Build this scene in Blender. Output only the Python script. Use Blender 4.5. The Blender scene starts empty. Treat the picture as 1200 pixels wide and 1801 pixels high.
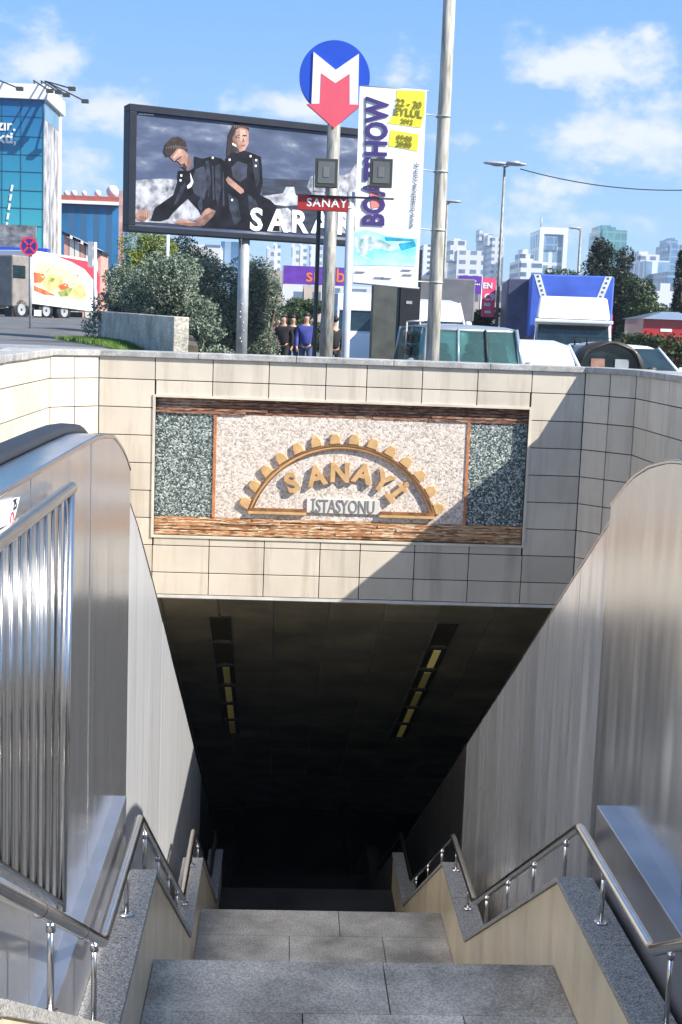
import bpy, math, random
from math import radians as R, sin, cos, pi, tan, sqrt
from mathutils import Vector, Matrix
random.seed(7)
S = bpy.context.scene
C = S.collection
# ------------------------------------------------------------------ camera, world, sun, exposure
F = 2300.0; PW, PH = 1200.0, 1801.0
cd = bpy.data.cameras.new('camera'); cam = bpy.data.objects.new('camera', cd); C.objects.link(cam)
cd.sensor_fit = 'VERTICAL'; cd.sensor_height = 36.0; cd.lens = F / PH * 36.0
cd.clip_start = 0.05; cd.clip_end = 20000
CM = Matrix.Rotation(R(-2.66), 3, 'Z') @ Matrix.Rotation(pi/2 - R(8.0), 3, 'X') @ Matrix.Rotation(R(2.1), 3, 'Z')
cam.matrix_world = CM.to_4x4()
S.camera = cam
SUN = Vector((1.8, -1.0, 1.6)).normalized()
S.view_settings.view_transform = 'Standard'; S.view_settings.look = 'None'
S.view_settings.exposure = 1.0; S.view_settings.gamma = 1.0
w = bpy.data.worlds.new('World'); S.world = w; w.use_nodes = True
def ray(x, y): return CM @ Vector(((x-600)/F, (900.5-y)/F, -1))
def at(x, y, Y): r = ray(x, y); return r * (Y / r.y)
def atx(x, y, X): r = ray(x, y); return r * (X / r.x)
nt = w.node_tree; N = nt.nodes; L = nt.links
for n in list(N): N.remove(n)
out = N.new('ShaderNodeOutputWorld'); bg = N.new('ShaderNodeBackground'); bg.inputs['Strength'].default_value = 0.105
sky = N.new('ShaderNodeTexSky'); sky.sky_type = 'NISHITA'; sky.sun_disc = False
sky.sun_elevation = math.asin(SUN.z); sky.sun_rotation = math.atan2(SUN.x, SUN.y)
sky.air_density = 0.9; sky.dust_density = 0.15; sky.ozone_density = 2.0
tc = N.new('ShaderNodeTexCoord')
def wmath(op, a, b=None, clamp=False):
    m = N.new('ShaderNodeMath'); m.operation = op; m.use_clamp = clamp
    for i, v in enumerate((a, b)):
        if v is None: continue
        if isinstance(v, (int, float)): m.inputs[i].default_value = v
        else: L.new(v, m.inputs[i])
    return m.outputs[0]
def wnoise(scale, detail, mapscale=(1, 1, 1)):
    mp = N.new('ShaderNodeMapping'); mp.inputs['Scale'].default_value = mapscale
    L.new(tc.outputs['Generated'], mp.inputs['Vector'])
    n = N.new('ShaderNodeTexNoise'); n.inputs['Scale'].default_value = scale; n.inputs['Detail'].default_value = detail
    n.inputs['Roughness'].default_value = 0.6
    L.new(mp.outputs[0], n.inputs['Vector']); return n.outputs['Fac']
dens = None
# (pixel x, pixel y, radius along x, radius along z, weight): where the clouds stand in the sky
for (px, py, rx, rz, wt) in [(1040, 108, .075, .022, 1.0), (1110, 245, .085, .03, .95), (1180, 270, .06, .03, .6), (60, 110, .055, .022, .8), (190, 190, .07, .03, .7),
                             (20, 40, .05, .02, .5), (500, 185, .05, .014, .85), (690, 140, .035, .025, .45), 
                             (940, 330, .12, .03, .5), (150, 290, .05, .03, .5), (620, 350, .2, .04, .3), (1000, 390, .12, .03, .45), (830, 250, .05, .02, .35)]:
    d = ray(px, py).normalized()
    mp = N.new('ShaderNodeMapping'); mp.vector_type = 'POINT'
    mp.inputs['Scale'].default_value = (1/rx, 0.3/rx, 1/rz)
    mp.inputs['Location'].default_value = (-d.x/rx, -d.y*0.3/rx, -d.z/rz)
    L.new(tc.outputs['Generated'], mp.inputs['Vector'])
    ln = N.new('ShaderNodeVectorMath'); ln.operation = 'LENGTH'; L.new(mp.outputs[0], ln.inputs[0])
    v = wmath('MULTIPLY', wmath('SUBTRACT', 1.0, wmath('MULTIPLY', ln.outputs['Value'], 0.62), True), wt)
    dens = v if dens is None else wmath('MAXIMUM', dens, v)
nz = wnoise(22, 7, (1, 1, 1.7)); nz2 = wnoise(5, 4, (1, 1, 2))
# scattered clouds in the part of the sky the photo does not show, for reflections and light
back = wmath('MULTIPLY', wmath('SUBTRACT', nz2, 0.5), 1.6)
dens = wmath('ADD', dens, wmath('MULTIPLY', wmath('SUBTRACT', nz, 0.5), 1.9))
dens = wmath('ADD', dens, wmath('MULTIPLY', back, 0.25))
cl = N.new('ShaderNodeMapRange'); cl.interpolation_type = 'SMOOTHSTEP'
cl.inputs['From Min'].default_value = 0.30; cl.inputs['From Max'].default_value = 0.9
L.new(dens, cl.inputs['Value'])
mx = N.new('ShaderNodeMix'); mx.data_type = 'RGBA'; L.new(wmath('MULTIPLY', cl.outputs[0], 0.85), mx.inputs['Factor'])
tint = N.new('ShaderNodeMix'); tint.data_type = 'RGBA'; tint.inputs['Factor'].default_value = 0.75
sz_ = N.new('ShaderNodeSeparateXYZ'); L.new(tc.outputs['Generated'], sz_.inputs[0])
gr_ = N.new('ShaderNodeValToRGB'); L.new(sz_.outputs[2], gr_.inputs['Fac'])
while len(gr_.color_ramp.elements) < 4: gr_.color_ramp.elements.new(.5)
for e_, (p_, c_) in zip(gr_.color_ramp.elements, [(0, (2.0, 3.2, 4.7)), (.1, (1.35, 2.8, 4.9)), (.26, (.7, 2.2, 5.1)), (1, (1.2, 1.9, 3.3))]):
    e_.position = p_; e_.color = (*c_, 1)
L.new(sky.outputs[0], tint.inputs['A']); L.new(gr_.outputs['Color'], tint.inputs['B'])
L.new(tint.outputs['Result'], mx.inputs['A']); mx.inputs['B'].default_value = (5.2, 5.2, 5.5, 1)
L.new(mx.outputs['Result'], bg.inputs['Color']); L.new(bg.outputs[0], out.inputs[0])
sl = bpy.data.lights.new('sun', 'SUN'); sl.energy = 4.6; sl.angle = R(0.5); sl.color = (1.0, 0.955, 0.88)
so = bpy.data.objects.new('sun', sl); C.objects.link(so); so.rotation_euler = (-SUN).to_track_quat('-Z', 'Y').to_euler()

# ------------------------------------------------------------------ helpers
BASE = {}
def tag(o, label=None, cat=None, group=None, kind=None):
    if label: o['label'] = label
    if cat: o['category'] = cat
    if group: o['group'] = group
    if kind: o['kind'] = kind
    return o
def thing(name, label, cat, loc=(0, 0, 0), group=None):
    o = bpy.data.objects.new(name, None); C.objects.link(o); o.location = loc; o.empty_display_size = .2
    BASE[o] = Vector(loc); return tag(o, label, cat, group)
class MB:
    def __init__(s): s.v = []; s.f = []; s.m = []; s.mi = 0; s.smooth = []; s.sm = False
    def add(s, vs, fs):
        b = len(s.v); s.v += [Vector(v) for v in vs]
        for f in fs: s.f.append([b+i for i in f]); s.m.append(s.mi); s.smooth.append(s.sm)
    def hexa(s, p): s.add(p, [(0,3,2,1),(4,5,6,7),(0,1,5,4),(1,2,6,5),(2,3,7,6),(3,0,4,7)]); return s
    def box(s, x0, x1, y0, y1, z0, z1):
        x0, x1 = min(x0, x1), max(x0, x1); y0, y1 = min(y0, y1), max(y0, y1); z0, z1 = min(z0, z1), max(z0, z1)
        return s.hexa([(x0,y0,z0),(x1,y0,z0),(x1,y1,z0),(x0,y1,z0),(x0,y0,z1),(x1,y0,z1),(x1,y1,z1),(x0,y1,z1)])
    def bbox(s, x0, x1, y0, y1, z0, z1, b=.05):          # box with chamfered vertical and top edges
        a = [(x0+b,y0),(x1-b,y0),(x1,y0+b),(x1,y1-b),(x1-b,y1),(x0+b,y1),(x0,y1-b),(x0,y0+b)]
        c = [(x0+2*b,y0+b),(x1-2*b,y0+b),(x1-b,y0+2*b),(x1-b,y1-2*b),(x1-2*b,y1-b),(x0+2*b,y1-b),(x0+b,y1-2*b),(x0+b,y0+2*b)]
        return s.loft([[(p[0],p[1],z0) for p in a], [(p[0],p[1],z1-b) for p in a], [(p[0],p[1],z1) for p in c]])
    def loft(s, rings, cap=True):
        n = len(rings[0]); vs = [p for r in rings for p in r]; fs = []
        for k in range(len(rings)-1):
            for i in range(n):
                j = (i+1) % n; fs.append((k*n+i, k*n+j, (k+1)*n+j, (k+1)*n+i))
        if cap: fs.append(tuple(range(n))[::-1]); fs.append(tuple((len(rings)-1)*n+i for i in range(n)))
        s.add(vs, fs); return s
    def prism(s, pts, d):                                 # polygon of 3D points pushed along d
        d = Vector(d); n = len(pts); a = [Vector(p) for p in pts]
        s.add(a + [p+d for p in a], [tuple(range(n))[::-1], tuple(range(n, 2*n))] + [(i, (i+1) % n, n+(i+1) % n, n+i) for i in range(n)]); return s
    def poly(s, pts): s.add(pts, [tuple(range(len(pts)))]); return s
    def tube(s, pts, r, n=10, cap=True):
        pts = [Vector(p) for p in pts]; rs = r if isinstance(r, (list, tuple)) else [r]*len(pts); rings = []
        up = None
        for i, p in enumerate(pts):
            t0 = (p - pts[i-1]).normalized() if i else None
            t1 = (pts[i+1] - p).normalized() if i < len(pts)-1 else None
            t = (t0 or Vector()) + (t1 or Vector()); t.normalize()
            if up is None:
                up = Vector((0, 0, 1)) if abs(t.z) < .9 else Vector((1, 0, 0))
            a = t.cross(up).normalized(); b = a.cross(t).normalized(); up = b
            k = 1.0
            if t0 and t1: k = 1/max(.6, t.dot(t1))
            rings.append([p + (a*cos(2*pi*q/n) + b*sin(2*pi*q/n))*rs[i] for q in range(n)])
        o = s.sm; s.sm = True; s.loft(rings, cap); s.sm = o
        return s
    def ell(s, c, r, nu=14, nv=8, rot=None):
        c = Vector(c); rings = []
        for k in range(1, nv):
            a = pi*k/nv
            rings.append([c + (rot @ Vector((r[0]*sin(a)*cos(2*pi*q/nu), r[1]*sin(a)*sin(2*pi*q/nu), r[2]*cos(a))) if rot else Vector((r[0]*sin(a)*cos(2*pi*q/nu), r[1]*sin(a)*sin(2*pi*q/nu), r[2]*cos(a)))) for q in range(nu)])
        o = s.sm; s.sm = True; s.loft(rings); s.sm = o; return s
    def build(s, name, mats, parent=None, loc=None, bevel=0, label=None):
        if not isinstance(mats, (list, tuple)): mats = [mats]
        base = BASE.get(parent, Vector()) if parent else Vector(loc or (0, 0, 0))
        me = bpy.data.meshes.new(name); me.from_pydata([v - base for v in s.v], [], s.f)
        for m in mats: me.materials.append(m)
        me.polygons.foreach_set('material_index', s.m); me.polygons.foreach_set('use_smooth', s.smooth)
        me.update(); o = bpy.data.objects.new(name, me); C.objects.link(o)
        if parent: o.parent = parent; BASE[o] = base
        else: o.location = base; BASE[o] = base
        if bevel:
            b = o.modifiers.new('bevel', 'BEVEL'); b.width = bevel; b.segments = 2; b.limit_method = 'ANGLE'
        if label: o['label'] = label
        return o
def copy_tree(o, parent=None, **kw):
    c = o.copy(); C.objects.link(c)
    if parent: c.parent = parent
    for ch in [x for x in C.objects if x.parent == o]: copy_tree(ch, c)
    return c
def text_mesh(body, size, depth=.004, offset=0.0, spacing=1.0, sx=1.0, align='CENTER'):
    cu = bpy.data.curves.new('t', 'FONT'); cu.body = body; cu.size = size; cu.extrude = depth; cu.offset = offset
    cu.align_x = align; cu.align_y = 'CENTER'; cu.space_character = spacing; cu.resolution_u = 3
    o = bpy.data.objects.new('t', cu); C.objects.link(o)
    dg = bpy.context.evaluated_depsgraph_get(); me = bpy.data.meshes.new_from_object(o.evaluated_get(dg))
    vs = [(v.co.x*sx, v.co.y, v.co.z) for v in me.vertices]; fs = [tuple(p.vertices) for p in me.polygons]
    bpy.data.objects.remove(o); bpy.data.curves.remove(cu); bpy.data.meshes.remove(me); return vs, fs
def put_text(mb, body, size, org, ux, uy, **kw):          # text on the plane org + ux*x + uy*y, facing ux x uy
    vs, fs = text_mesh(body, size, **kw); ux = Vector(ux).normalized(); uy = Vector(uy).normalized(); n = ux.cross(uy)
    mb.add([Vector(org) + ux*x + uy*y + n*z for x, y, z in vs], fs); return mb

# ------------------------------------------------------------------ materials
def newmat(name):
    m = bpy.data.materials.new(name); m.use_nodes = True; return m, m.node_tree.nodes, m.node_tree.links, m.node_tree.nodes['Principled BSDF']
def tex_noise(n, l, scale, detail=4, stretch=(1, 1, 1), rough=.55):
    t = n.new('ShaderNodeTexCoord'); mp = n.new('ShaderNodeMapping'); mp.inputs['Scale'].default_value = stretch
    l.new(t.outputs['Object'], mp.inputs['Vector'])
    x = n.new('ShaderNodeTexNoise'); x.inputs['Scale'].default_value = scale; x.inputs['Detail'].default_value = detail; x.inputs['Roughness'].default_value = rough
    l.new(mp.outputs[0], x.inputs['Vector']); return x
def ramp(n, l, src, stops):
    r = n.new('ShaderNodeValToRGB'); l.new(src, r.inputs['Fac'])
    while len(r.color_ramp.elements) < len(stops): r.color_ramp.elements.new(.5)
    for e, (p, c) in zip(r.color_ramp.elements, stops): e.position = p; e.color = (*c, 1) if len(c) == 3 else c
    return r.outputs['Color']
def mk(name, c, rough=.6, metal=0, var=.12, scale=3, bump=0, bscale=40, stretch=(1, 1, 1), spec=.5, coat=0, c2=None, fine=0):
    m, n, l, b = newmat(name)
    x = tex_noise(n, l, scale, 6, stretch)
    lo = tuple(max(0, v*(1-var*1.6)) for v in c); hi = tuple(min(1, v*(1+var*1.4)) for v in c)
    if c2: lo = c2
    col = ramp(n, l, x.outputs['Fac'], [(.32, lo), (.68, hi)])
    if fine:
        y = tex_noise(n, l, fine, 2); mm = n.new('ShaderNodeMix'); mm.data_type = 'RGBA'; mm.blend_type = 'MULTIPLY'; mm.inputs['Factor'].default_value = .8
        l.new(col, mm.inputs['A']); l.new(ramp(n, l, y.outputs['Fac'], [(.35, (.55, .55, .55)), (.65, (1.3, 1.3, 1.3))]), mm.inputs['B']); col = mm.outputs['Result']
    l.new(col, b.inputs['Base Color']); b.inputs['Roughness'].default_value = rough; b.inputs['Metallic'].default_value = metal
    b.inputs['Specular IOR Level'].default_value = spec; b.inputs['Coat Weight'].default_value = coat
    if name == 'green_tinted_glass': b.inputs['Transmission Weight'].default_value = .8; b.inputs['IOR'].default_value = 1.1
    if bump:
        y = tex_noise(n, l, bscale, 5, stretch); bp = n.new('ShaderNodeBump'); bp.inputs['Strength'].default_value = bump; bp.inputs['Distance'].default_value = .01
        l.new(y.outputs['Fac'], bp.inputs['Height']); l.new(bp.outputs[0], b.inputs['Normal'])
    return m
def steel(name, c, r0, r1, metal=1.0, wav=.05, streak=.3, sx=(1, 45, .6)):
    m, n, l, b = newmat(name)
    x = tex_noise(n, l, 1.6, 5, sx); k = n.new('ShaderNodeMapRange'); k.inputs['To Min'].default_value = r0; k.inputs['To Max'].default_value = r1
    k.inputs['From Min'].default_value = .3; k.inputs['From Max'].default_value = .7
    l.new(x.outputs['Fac'], k.inputs['Value']); l.new(k.outputs[0], b.inputs['Roughness'])
    y = tex_noise(n, l, 1.1, 4, (1, 9, .35)); lo = tuple(v*(1-streak) for v in c)
    l.new(ramp(n, l, y.outputs['Fac'], [(.3, lo), (.7, c)]), b.inputs['Base Color']); b.inputs['Metallic'].default_value = metal
    z = tex_noise(n, l, .9, 2, (1, 2.2, .5)); bp = n.new('ShaderNodeBump'); bp.inputs['Strength'].default_value = wav; bp.inputs['Distance'].default_value = .1
    l.new(z.outputs['Fac'], bp.inputs['Height'])
    f = tex_noise(n, l, 6, 3, (1, 60, 1)); b2 = n.new('ShaderNodeBump'); b2.inputs['Strength'].default_value = .02; b2.inputs['Distance'].default_value = .004
    l.new(f.outputs['Fac'], b2.inputs['Height']); l.new(bp.outputs[0], b2.inputs['Normal']); l.new(b2.outputs[0], b.inputs['Normal'])
    return m
def cells(name, stops, scale, rough=.6, bump=.6, stretch=(1, 1, 1)):
    m, n, l, b = newmat(name); t = n.new('ShaderNodeTexCoord'); mp = n.new('ShaderNodeMapping'); mp.inputs['Scale'].default_value = stretch
    l.new(t.outputs['Object'], mp.inputs['Vector']); v = n.new('ShaderNodeTexVoronoi'); v.inputs['Scale'].default_value = scale; l.new(mp.outputs[0], v.inputs['Vector'])
    sp = n.new('ShaderNodeSeparateColor'); l.new(v.outputs['Color'], sp.inputs[0])
    l.new(ramp(n, l, sp.outputs[0], stops), b.inputs['Base Color']); b.inputs['Roughness'].default_value = rough
    bp = n.new('ShaderNodeBump'); bp.inputs['Strength'].default_value = bump; bp.inputs['Distance'].default_value = .008; bp.invert = True
    l.new(v.outputs['Distance'], bp.inputs['Height']); l.new(bp.outputs[0], b.inputs['Normal']); return m
def emit(name, c, s):
    m, n, l, b = newmat(name); b.inputs['Base Color'].default_value = (*c, 1); b.inputs['Emission Color'].default_value = (*c, 1); b.inputs['Emission Strength'].default_value = s; return m
def leafmat(name, c1, c2, c3):
    m, n, l, b = newmat(name); x = tex_noise(n, l, 2.3, 4); y = tex_noise(n, l, 23, 2)
    mm = n.new('ShaderNodeMix'); mm.data_type = 'FLOAT'; mm.inputs['Factor'].default_value = .55
    l.new(x.outputs['Fac'], mm.inputs['A']); l.new(y.outputs['Fac'], mm.inputs['B'])
    l.new(ramp(n, l, mm.outputs['Result'], [(.36, c1), (.5, c2), (.64, c3)]), b.inputs['Base Color']); b.inputs['Roughness'].default_value = .55
    b.inputs['Specular IOR Level'].default_value = .35
    return m
M = dict(
    tile=mk('beige_tile', (.64, .565, .46), .5, var=.07, scale=1.3, bump=.05, bscale=90),
    tile_back=mk('tile_gap', (.03, .028, .025), .9),
    face=mk('beige_stone', (.72, .60, .42), .3, var=.1, scale=2, bump=.03),
    coping=mk('pale_granite', (.42, .41, .39), .7, var=.25, scale=6, fine=120, bump=.1),
    granite=cells('speckled_granite', [(0, (.08, .077, .07)), (.3, (.22, .21, .20)), (.65, (.34, .33, .31)), (1, (.54, .52, .49))], 210, .55, .05),
    granite2=mk('worn_granite', (.47, .425, .36), .6, var=.3, scale=2.2, fine=90, bump=.08),
    mirror=steel('polished_steel', (.62, .63, .66), .17, .25, .86, .14, .06),
    brushed=steel('brushed_steel', (.84, .84, .85), .32, .42, .62, .2, .12),
    brushed2=steel('brushed_steel_satin', (.98, .97, .96), .20, .24, .62, .4, .05),
    rail=mk('rail_steel', (.62, .61, .60), .2, 1.0, .06, 8, .02, 60),
    boxsteel=mk('ledge_steel', (.5, .5, .53), .35, .95, .1, 3),
    rubber=mk('black_rubber', (.02, .02, .022), .5),
    dark=mk('dark_paint', (.015, .016, .018), .6),
    concrete=mk('concrete', (.50, .46, .38), .85, var=.22, scale=2.5, bump=.25, bscale=25, fine=40),
    asphalt=mk('asphalt', (.13, .13, .13), .9, var=.18, scale=1.2, bump=.2, bscale=60, fine=50),
    paving=mk('paving', (.27, .28, .29), .85, var=.15, scale=1.5, bump=.15, fine=30),
    soil=mk('soil', (.09, .075, .05), .95, var=.3, scale=5, bump=.4),
    grass=leafmat('grass_green', (.05, .10, .015), (.10, .19, .03), (.20, .30, .06)),
    ceil=mk('ceiling_panel', (.44, .385, .26), .35, .3, var=.2, scale=1.4),
    ceilgap=mk('ceiling_joint', (.7, .68, .6), .4, .4),
    black_wall_and_shade=mk('dark_concrete_and_shade', (.035, .034, .032), .8, var=.3, scale=1),  # tunnel walls and floor; also painted shade on the lower stairs
    green=cells('green_mosaic', [(0, (.02, .04, .038)), (.36, (.07, .10, .095)), (.62, (.20, .245, .225)), (.85, (.44, .475, .44)), (1, (.68, .68, .62))], 70),
    cream=cells('cream_mosaic', [(0, (.36, .3, .24)), (.16, (.50, .42, .35)), (.5, (.66, .57, .49)), (1, (.80, .73, .66))], 52, bump=.35),
    brick1=cells('brown_mosaic_strip', [(0, (.08, .03, .018)), (.4, (.22, .09, .05)), (.75, (.36, .17, .09)), (1, (.40, .28, .18))], 30, .6, .4, (.5, 1, 3.2)),
    brick2=cells('orange_mosaic_strip', [(0, (.16, .07, .03)), (.35, (.48, .22, .10)), (.7, (.62, .36, .18)), (1, (.72, .60, .42))], 30, .6, .4, (.45, 1, 3.2)),
    orange=mk('ochre_ceramic', (.60, .37, .165), .5, var=.12, scale=9),
    brown=mk('brown_ceramic', (.26, .12, .045), .5, var=.3, scale=14),
    redstrip=mk('terracotta', (.5, .19, .08), .6, var=.2, scale=20),
    plaque=mk('stone_plaque', (.66, .62, .56), .6, var=.08),
    greytext=mk('grey_lettering', (.22, .21, .20), .6),
    navy=mk('billboard_frame_paint', (.012, .016, .028), .5, spec=.25),
    galv=mk('galvanised_steel', (.42, .44, .45), .5, .35, .12, 4),
    polegrey=mk('weathered_pole_steel', (.30, .29, .26), .6, .3, .3, 5, .1, 20, (6, 6, 1)),
    wood=mk('weathered_concrete_pole', (.44, .41, .35), .8, 0, .3, 4, .3, 30, (8, 8, .7)),
    white=mk('white_paint', (.82, .82, .82), .4, var=.03),
    cream_p=mk('cream_plaster', (.72, .68, .6), .7, var=.08, scale=.3),
    blue=mk('sign_blue', (.02, .075, .50), .35, var=.03), red=mk('sign_red', (.66, .045, .07), .4, var=.05),
    darkred=mk('sign_dark_red', (.36, .025, .02), .4, var=.05),
    lampblack=mk('floodlight_body', (.05, .048, .04), .5), glassy=mk('lamp_glass', (.12, .12, .11), .1, 0, .1, spec=.8),
    glass=mk('vehicle_glass', (.015, .03, .035), .06, 0, .3, 3, spec=.9), tealglass=mk('green_tinted_glass', (.22, .42, .42), .03, 0, .1, 2.5, spec=.9),
    purple=mk('banner_purple', (.14, .04, .36), .5), pink=mk('banner_pink', (.82, .09, .2), .5), yellow=mk('banner_yellow', (.88, .74, .05), .5),
    purpletext=mk('print_purple', (.06, .035, .17), .5), bannerw=mk('banner_white', (.84, .86, .88), .5, var=.02),
    black=mk('print_black', (.012, .013, .018), .45), skin=mk('skin', (.5, .27, .18), .5, var=.06), skinp=mk('print_skin', (.36, .19, .14), .5, var=.25, scale=6),
    hair=mk('hair_dark', (.02, .014, .01), .6), hairp=mk('print_hair', (.012, .009, .01), .5, var=.4, scale=12, c2=(.05, .035, .03), spec=.2),
    coat=mk('print_coat', (.008, .009, .015), .6, var=.3, scale=5, c2=(.002, .002, .004), spec=.15), coat2=mk('print_leather', (.012, .018, .045), .5, var=.5, scale=7),
    cargoblue=mk('blue_tarpaulin', (.07, .14, .56), .5, var=.12, scale=1.5, bump=.3, bscale=3), cargonavy=mk('navy_tarpaulin', (.11, .12, .20), .5, var=.25, scale=1.1, bump=.3, bscale=3),
    greytarp=mk('grey_tarpaulin', (.15, .15, .16), .6, var=.2, scale=1, bump=.3, bscale=3),
    silver=mk('silver_car_paint', (.42, .45, .47), .3, .5, .03, coat=.6), whitecar=mk('white_car_paint', (.80, .81, .82), .25, var=.02, coat=.6),
    browncar=mk('brown_car_paint', (.04, .033, .026), .5, .0, .2, coat=.3), redcar=mk('red_paint', (.45, .02, .02), .35, var=.08, coat=.4),
    denim=mk('denim', (.04, .07, .16), .8), cloth_blue=mk('blue_shirt', (.04, .05, .24), .8), cloth_dark=mk('black_cloth', (.015, .014, .016), .85), cloth_mar=mk('maroon_cloth', (.10, .02, .035), .85),
    bark=mk('bark', (.12, .09, .06), .9, var=.3, bump=.5), trimw=mk('pale_metal_trim', (.72, .70, .66), .45, .2),
)

def islands(m, lo, hi, dirt=0, stretch=(5, 5, .5)):       # each slab its own tone, plus runs of dirt
    n, l = m.node_tree.nodes, m.node_tree.links; b = n['Principled BSDF']; src = b.inputs['Base Color'].links[0].from_socket
    g_ = n.new('ShaderNodeNewGeometry'); mr = n.new('ShaderNodeMapRange'); mr.inputs['To Min'].default_value = lo; mr.inputs['To Max'].default_value = hi; l.new(g_.outputs['Random Per Island'], mr.inputs['Value'])
    mm = n.new('ShaderNodeVectorMath'); mm.operation = 'SCALE'; l.new(src, mm.inputs[0]); l.new(mr.outputs[0], mm.inputs['Scale']); o_ = mm.outputs[0]
    if dirt:
        y = tex_noise(n, l, 1.0, 6, stretch, .65); c_ = ramp(n, l, y.outputs['Fac'], [(.50, (1, 1, 1)), (.78, (1-dirt, 1-dirt*1.1, 1-dirt*1.25))])
        m2 = n.new('ShaderNodeMix'); m2.data_type = 'RGBA'; m2.blend_type = 'MULTIPLY'; m2.inputs['Factor'].default_value = 1; l.new(o_, m2.inputs['A']); l.new(c_, m2.inputs['B']); o_ = m2.outputs['Result']
    l.new(o_, b.inputs['Base Color'])
islands(M['tile'], .90, 1.05, .35); islands(M['granite2'], .82, 1.08, .5, (2, 2, 2)); islands(M['brushed'], .9, 1.02, .25, (1, 8, .6)); islands(M['brushed2'], .86, 1.04, .25, (1, 8, .6)); islands(M['face'], .95, 1.02, .35, (2, 3, .7)); islands(M['coping'], .85, 1.1, .3, (3, 3, 3)); islands(M['ceil'], .8, 1.1, .3, (2, 2, 2))
# ------------------------------------------------------------------ ground
GZ = 14.5; XL, XR = -2.41, 3.68                       # pit side walls
def sst(t): t = min(1, max(0, t)); return t*t*(3-2*t)
def gz(x, y):
    left = -.36 + .36*sst((y-26)/30) + .35*sst((y-60)/60)
    s = sst((1.2 - x)/3.6)
    if y > 30: s = sst((3 - x)/(9))
    if 22 < y <= 30:
        k = (y-22)/8; s = sst((1.2-x)/3.6)*(1-k) + sst((3-x)/9)*k
    right = -1.66
    if y < 18 and x > 3.4: right = -1.66 + 1.28*sst((17.5-y)/3)
    if y < 15.4: right = max(right, -1.66+1.25*sst((15.4-y)/.9))
    z = right + (left-right)*s
    return min(z, -.36) if y < 15 else z
def grid(xs, ys, skip=lambda x, y: False):
    vs = []; ix = {}; fs = []
    for j, y in enumerate(ys):
        for i, x in enumerate(xs): ix[i, j] = len(vs); vs.append((x, y, gz(x, y)))
    for j in range(len(ys)-1):
        for i in range(len(xs)-1):
            if skip((xs[i]+xs[i+1])/2, (ys[j]+ys[j+1])/2): continue
            fs.append((ix[i, j], ix[i+1, j], ix[i+1, j+1], ix[i, j+1]))
    return vs, fs
xs = [-2500, -600, -200, -90, -50, -30, -22, -16] + [-12+.75*i for i in range(12)] + [XL-.45]+[-2.4+.6*i for i in range(11)] + [XR+.45, 5, 6, 8, 11, 15, 22, 30, 50, 90, 200, 600, 2500]
ys = [-300, -60, -12, -5, 0, 4, 8, 11, 13, GZ] + [14.8, 15.1, 15.4, 15.8, 16.3, 17, 17.5, 18.2, 19, 20, 21, 22, 23.5, 25, 26.5, 28, 30, 33, 36, 40, 45, 50, 56, 62, 70, 80, 100, 130, 200, 400, 1000, 3500]
xs = sorted(xs)
g = MB(); g.add(*grid(xs, ys, lambda x, y: XL-.45 < x < XR+.45 and -12 < y < GZ)); g.sm = True
tag(g.build('ground', M['asphalt']), kind='structure')
# pavement behind the left coping, one sheet above the ground
g = MB()
pv = [[(x, y, gz(x, y)+.012) for x in [-30, -16, -9, -6, -4.5, -3.6, -2.86]] for y in [8, 10, 12, 13.4, 14.0]]
for a, b in zip(pv, pv[1:]):
    for i in range(len(a)-1): g.poly([a[i], a[i+1], b[i+1], b[i]])
pv = [[(x, y, gz(x, y)+.012) for x in [-30, -16, -9, -6, -4.5, -3.6, -2.86, -2.2]] for y in [14.504, 15.2, 15.9, 16.6]]
for a, b in zip(pv, pv[1:]):
    for i in range(len(a)-1): g.poly([a[i], a[i+1], b[i+1], b[i]])
tag(g.build('pavement', M['paving']), kind='structure')

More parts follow.
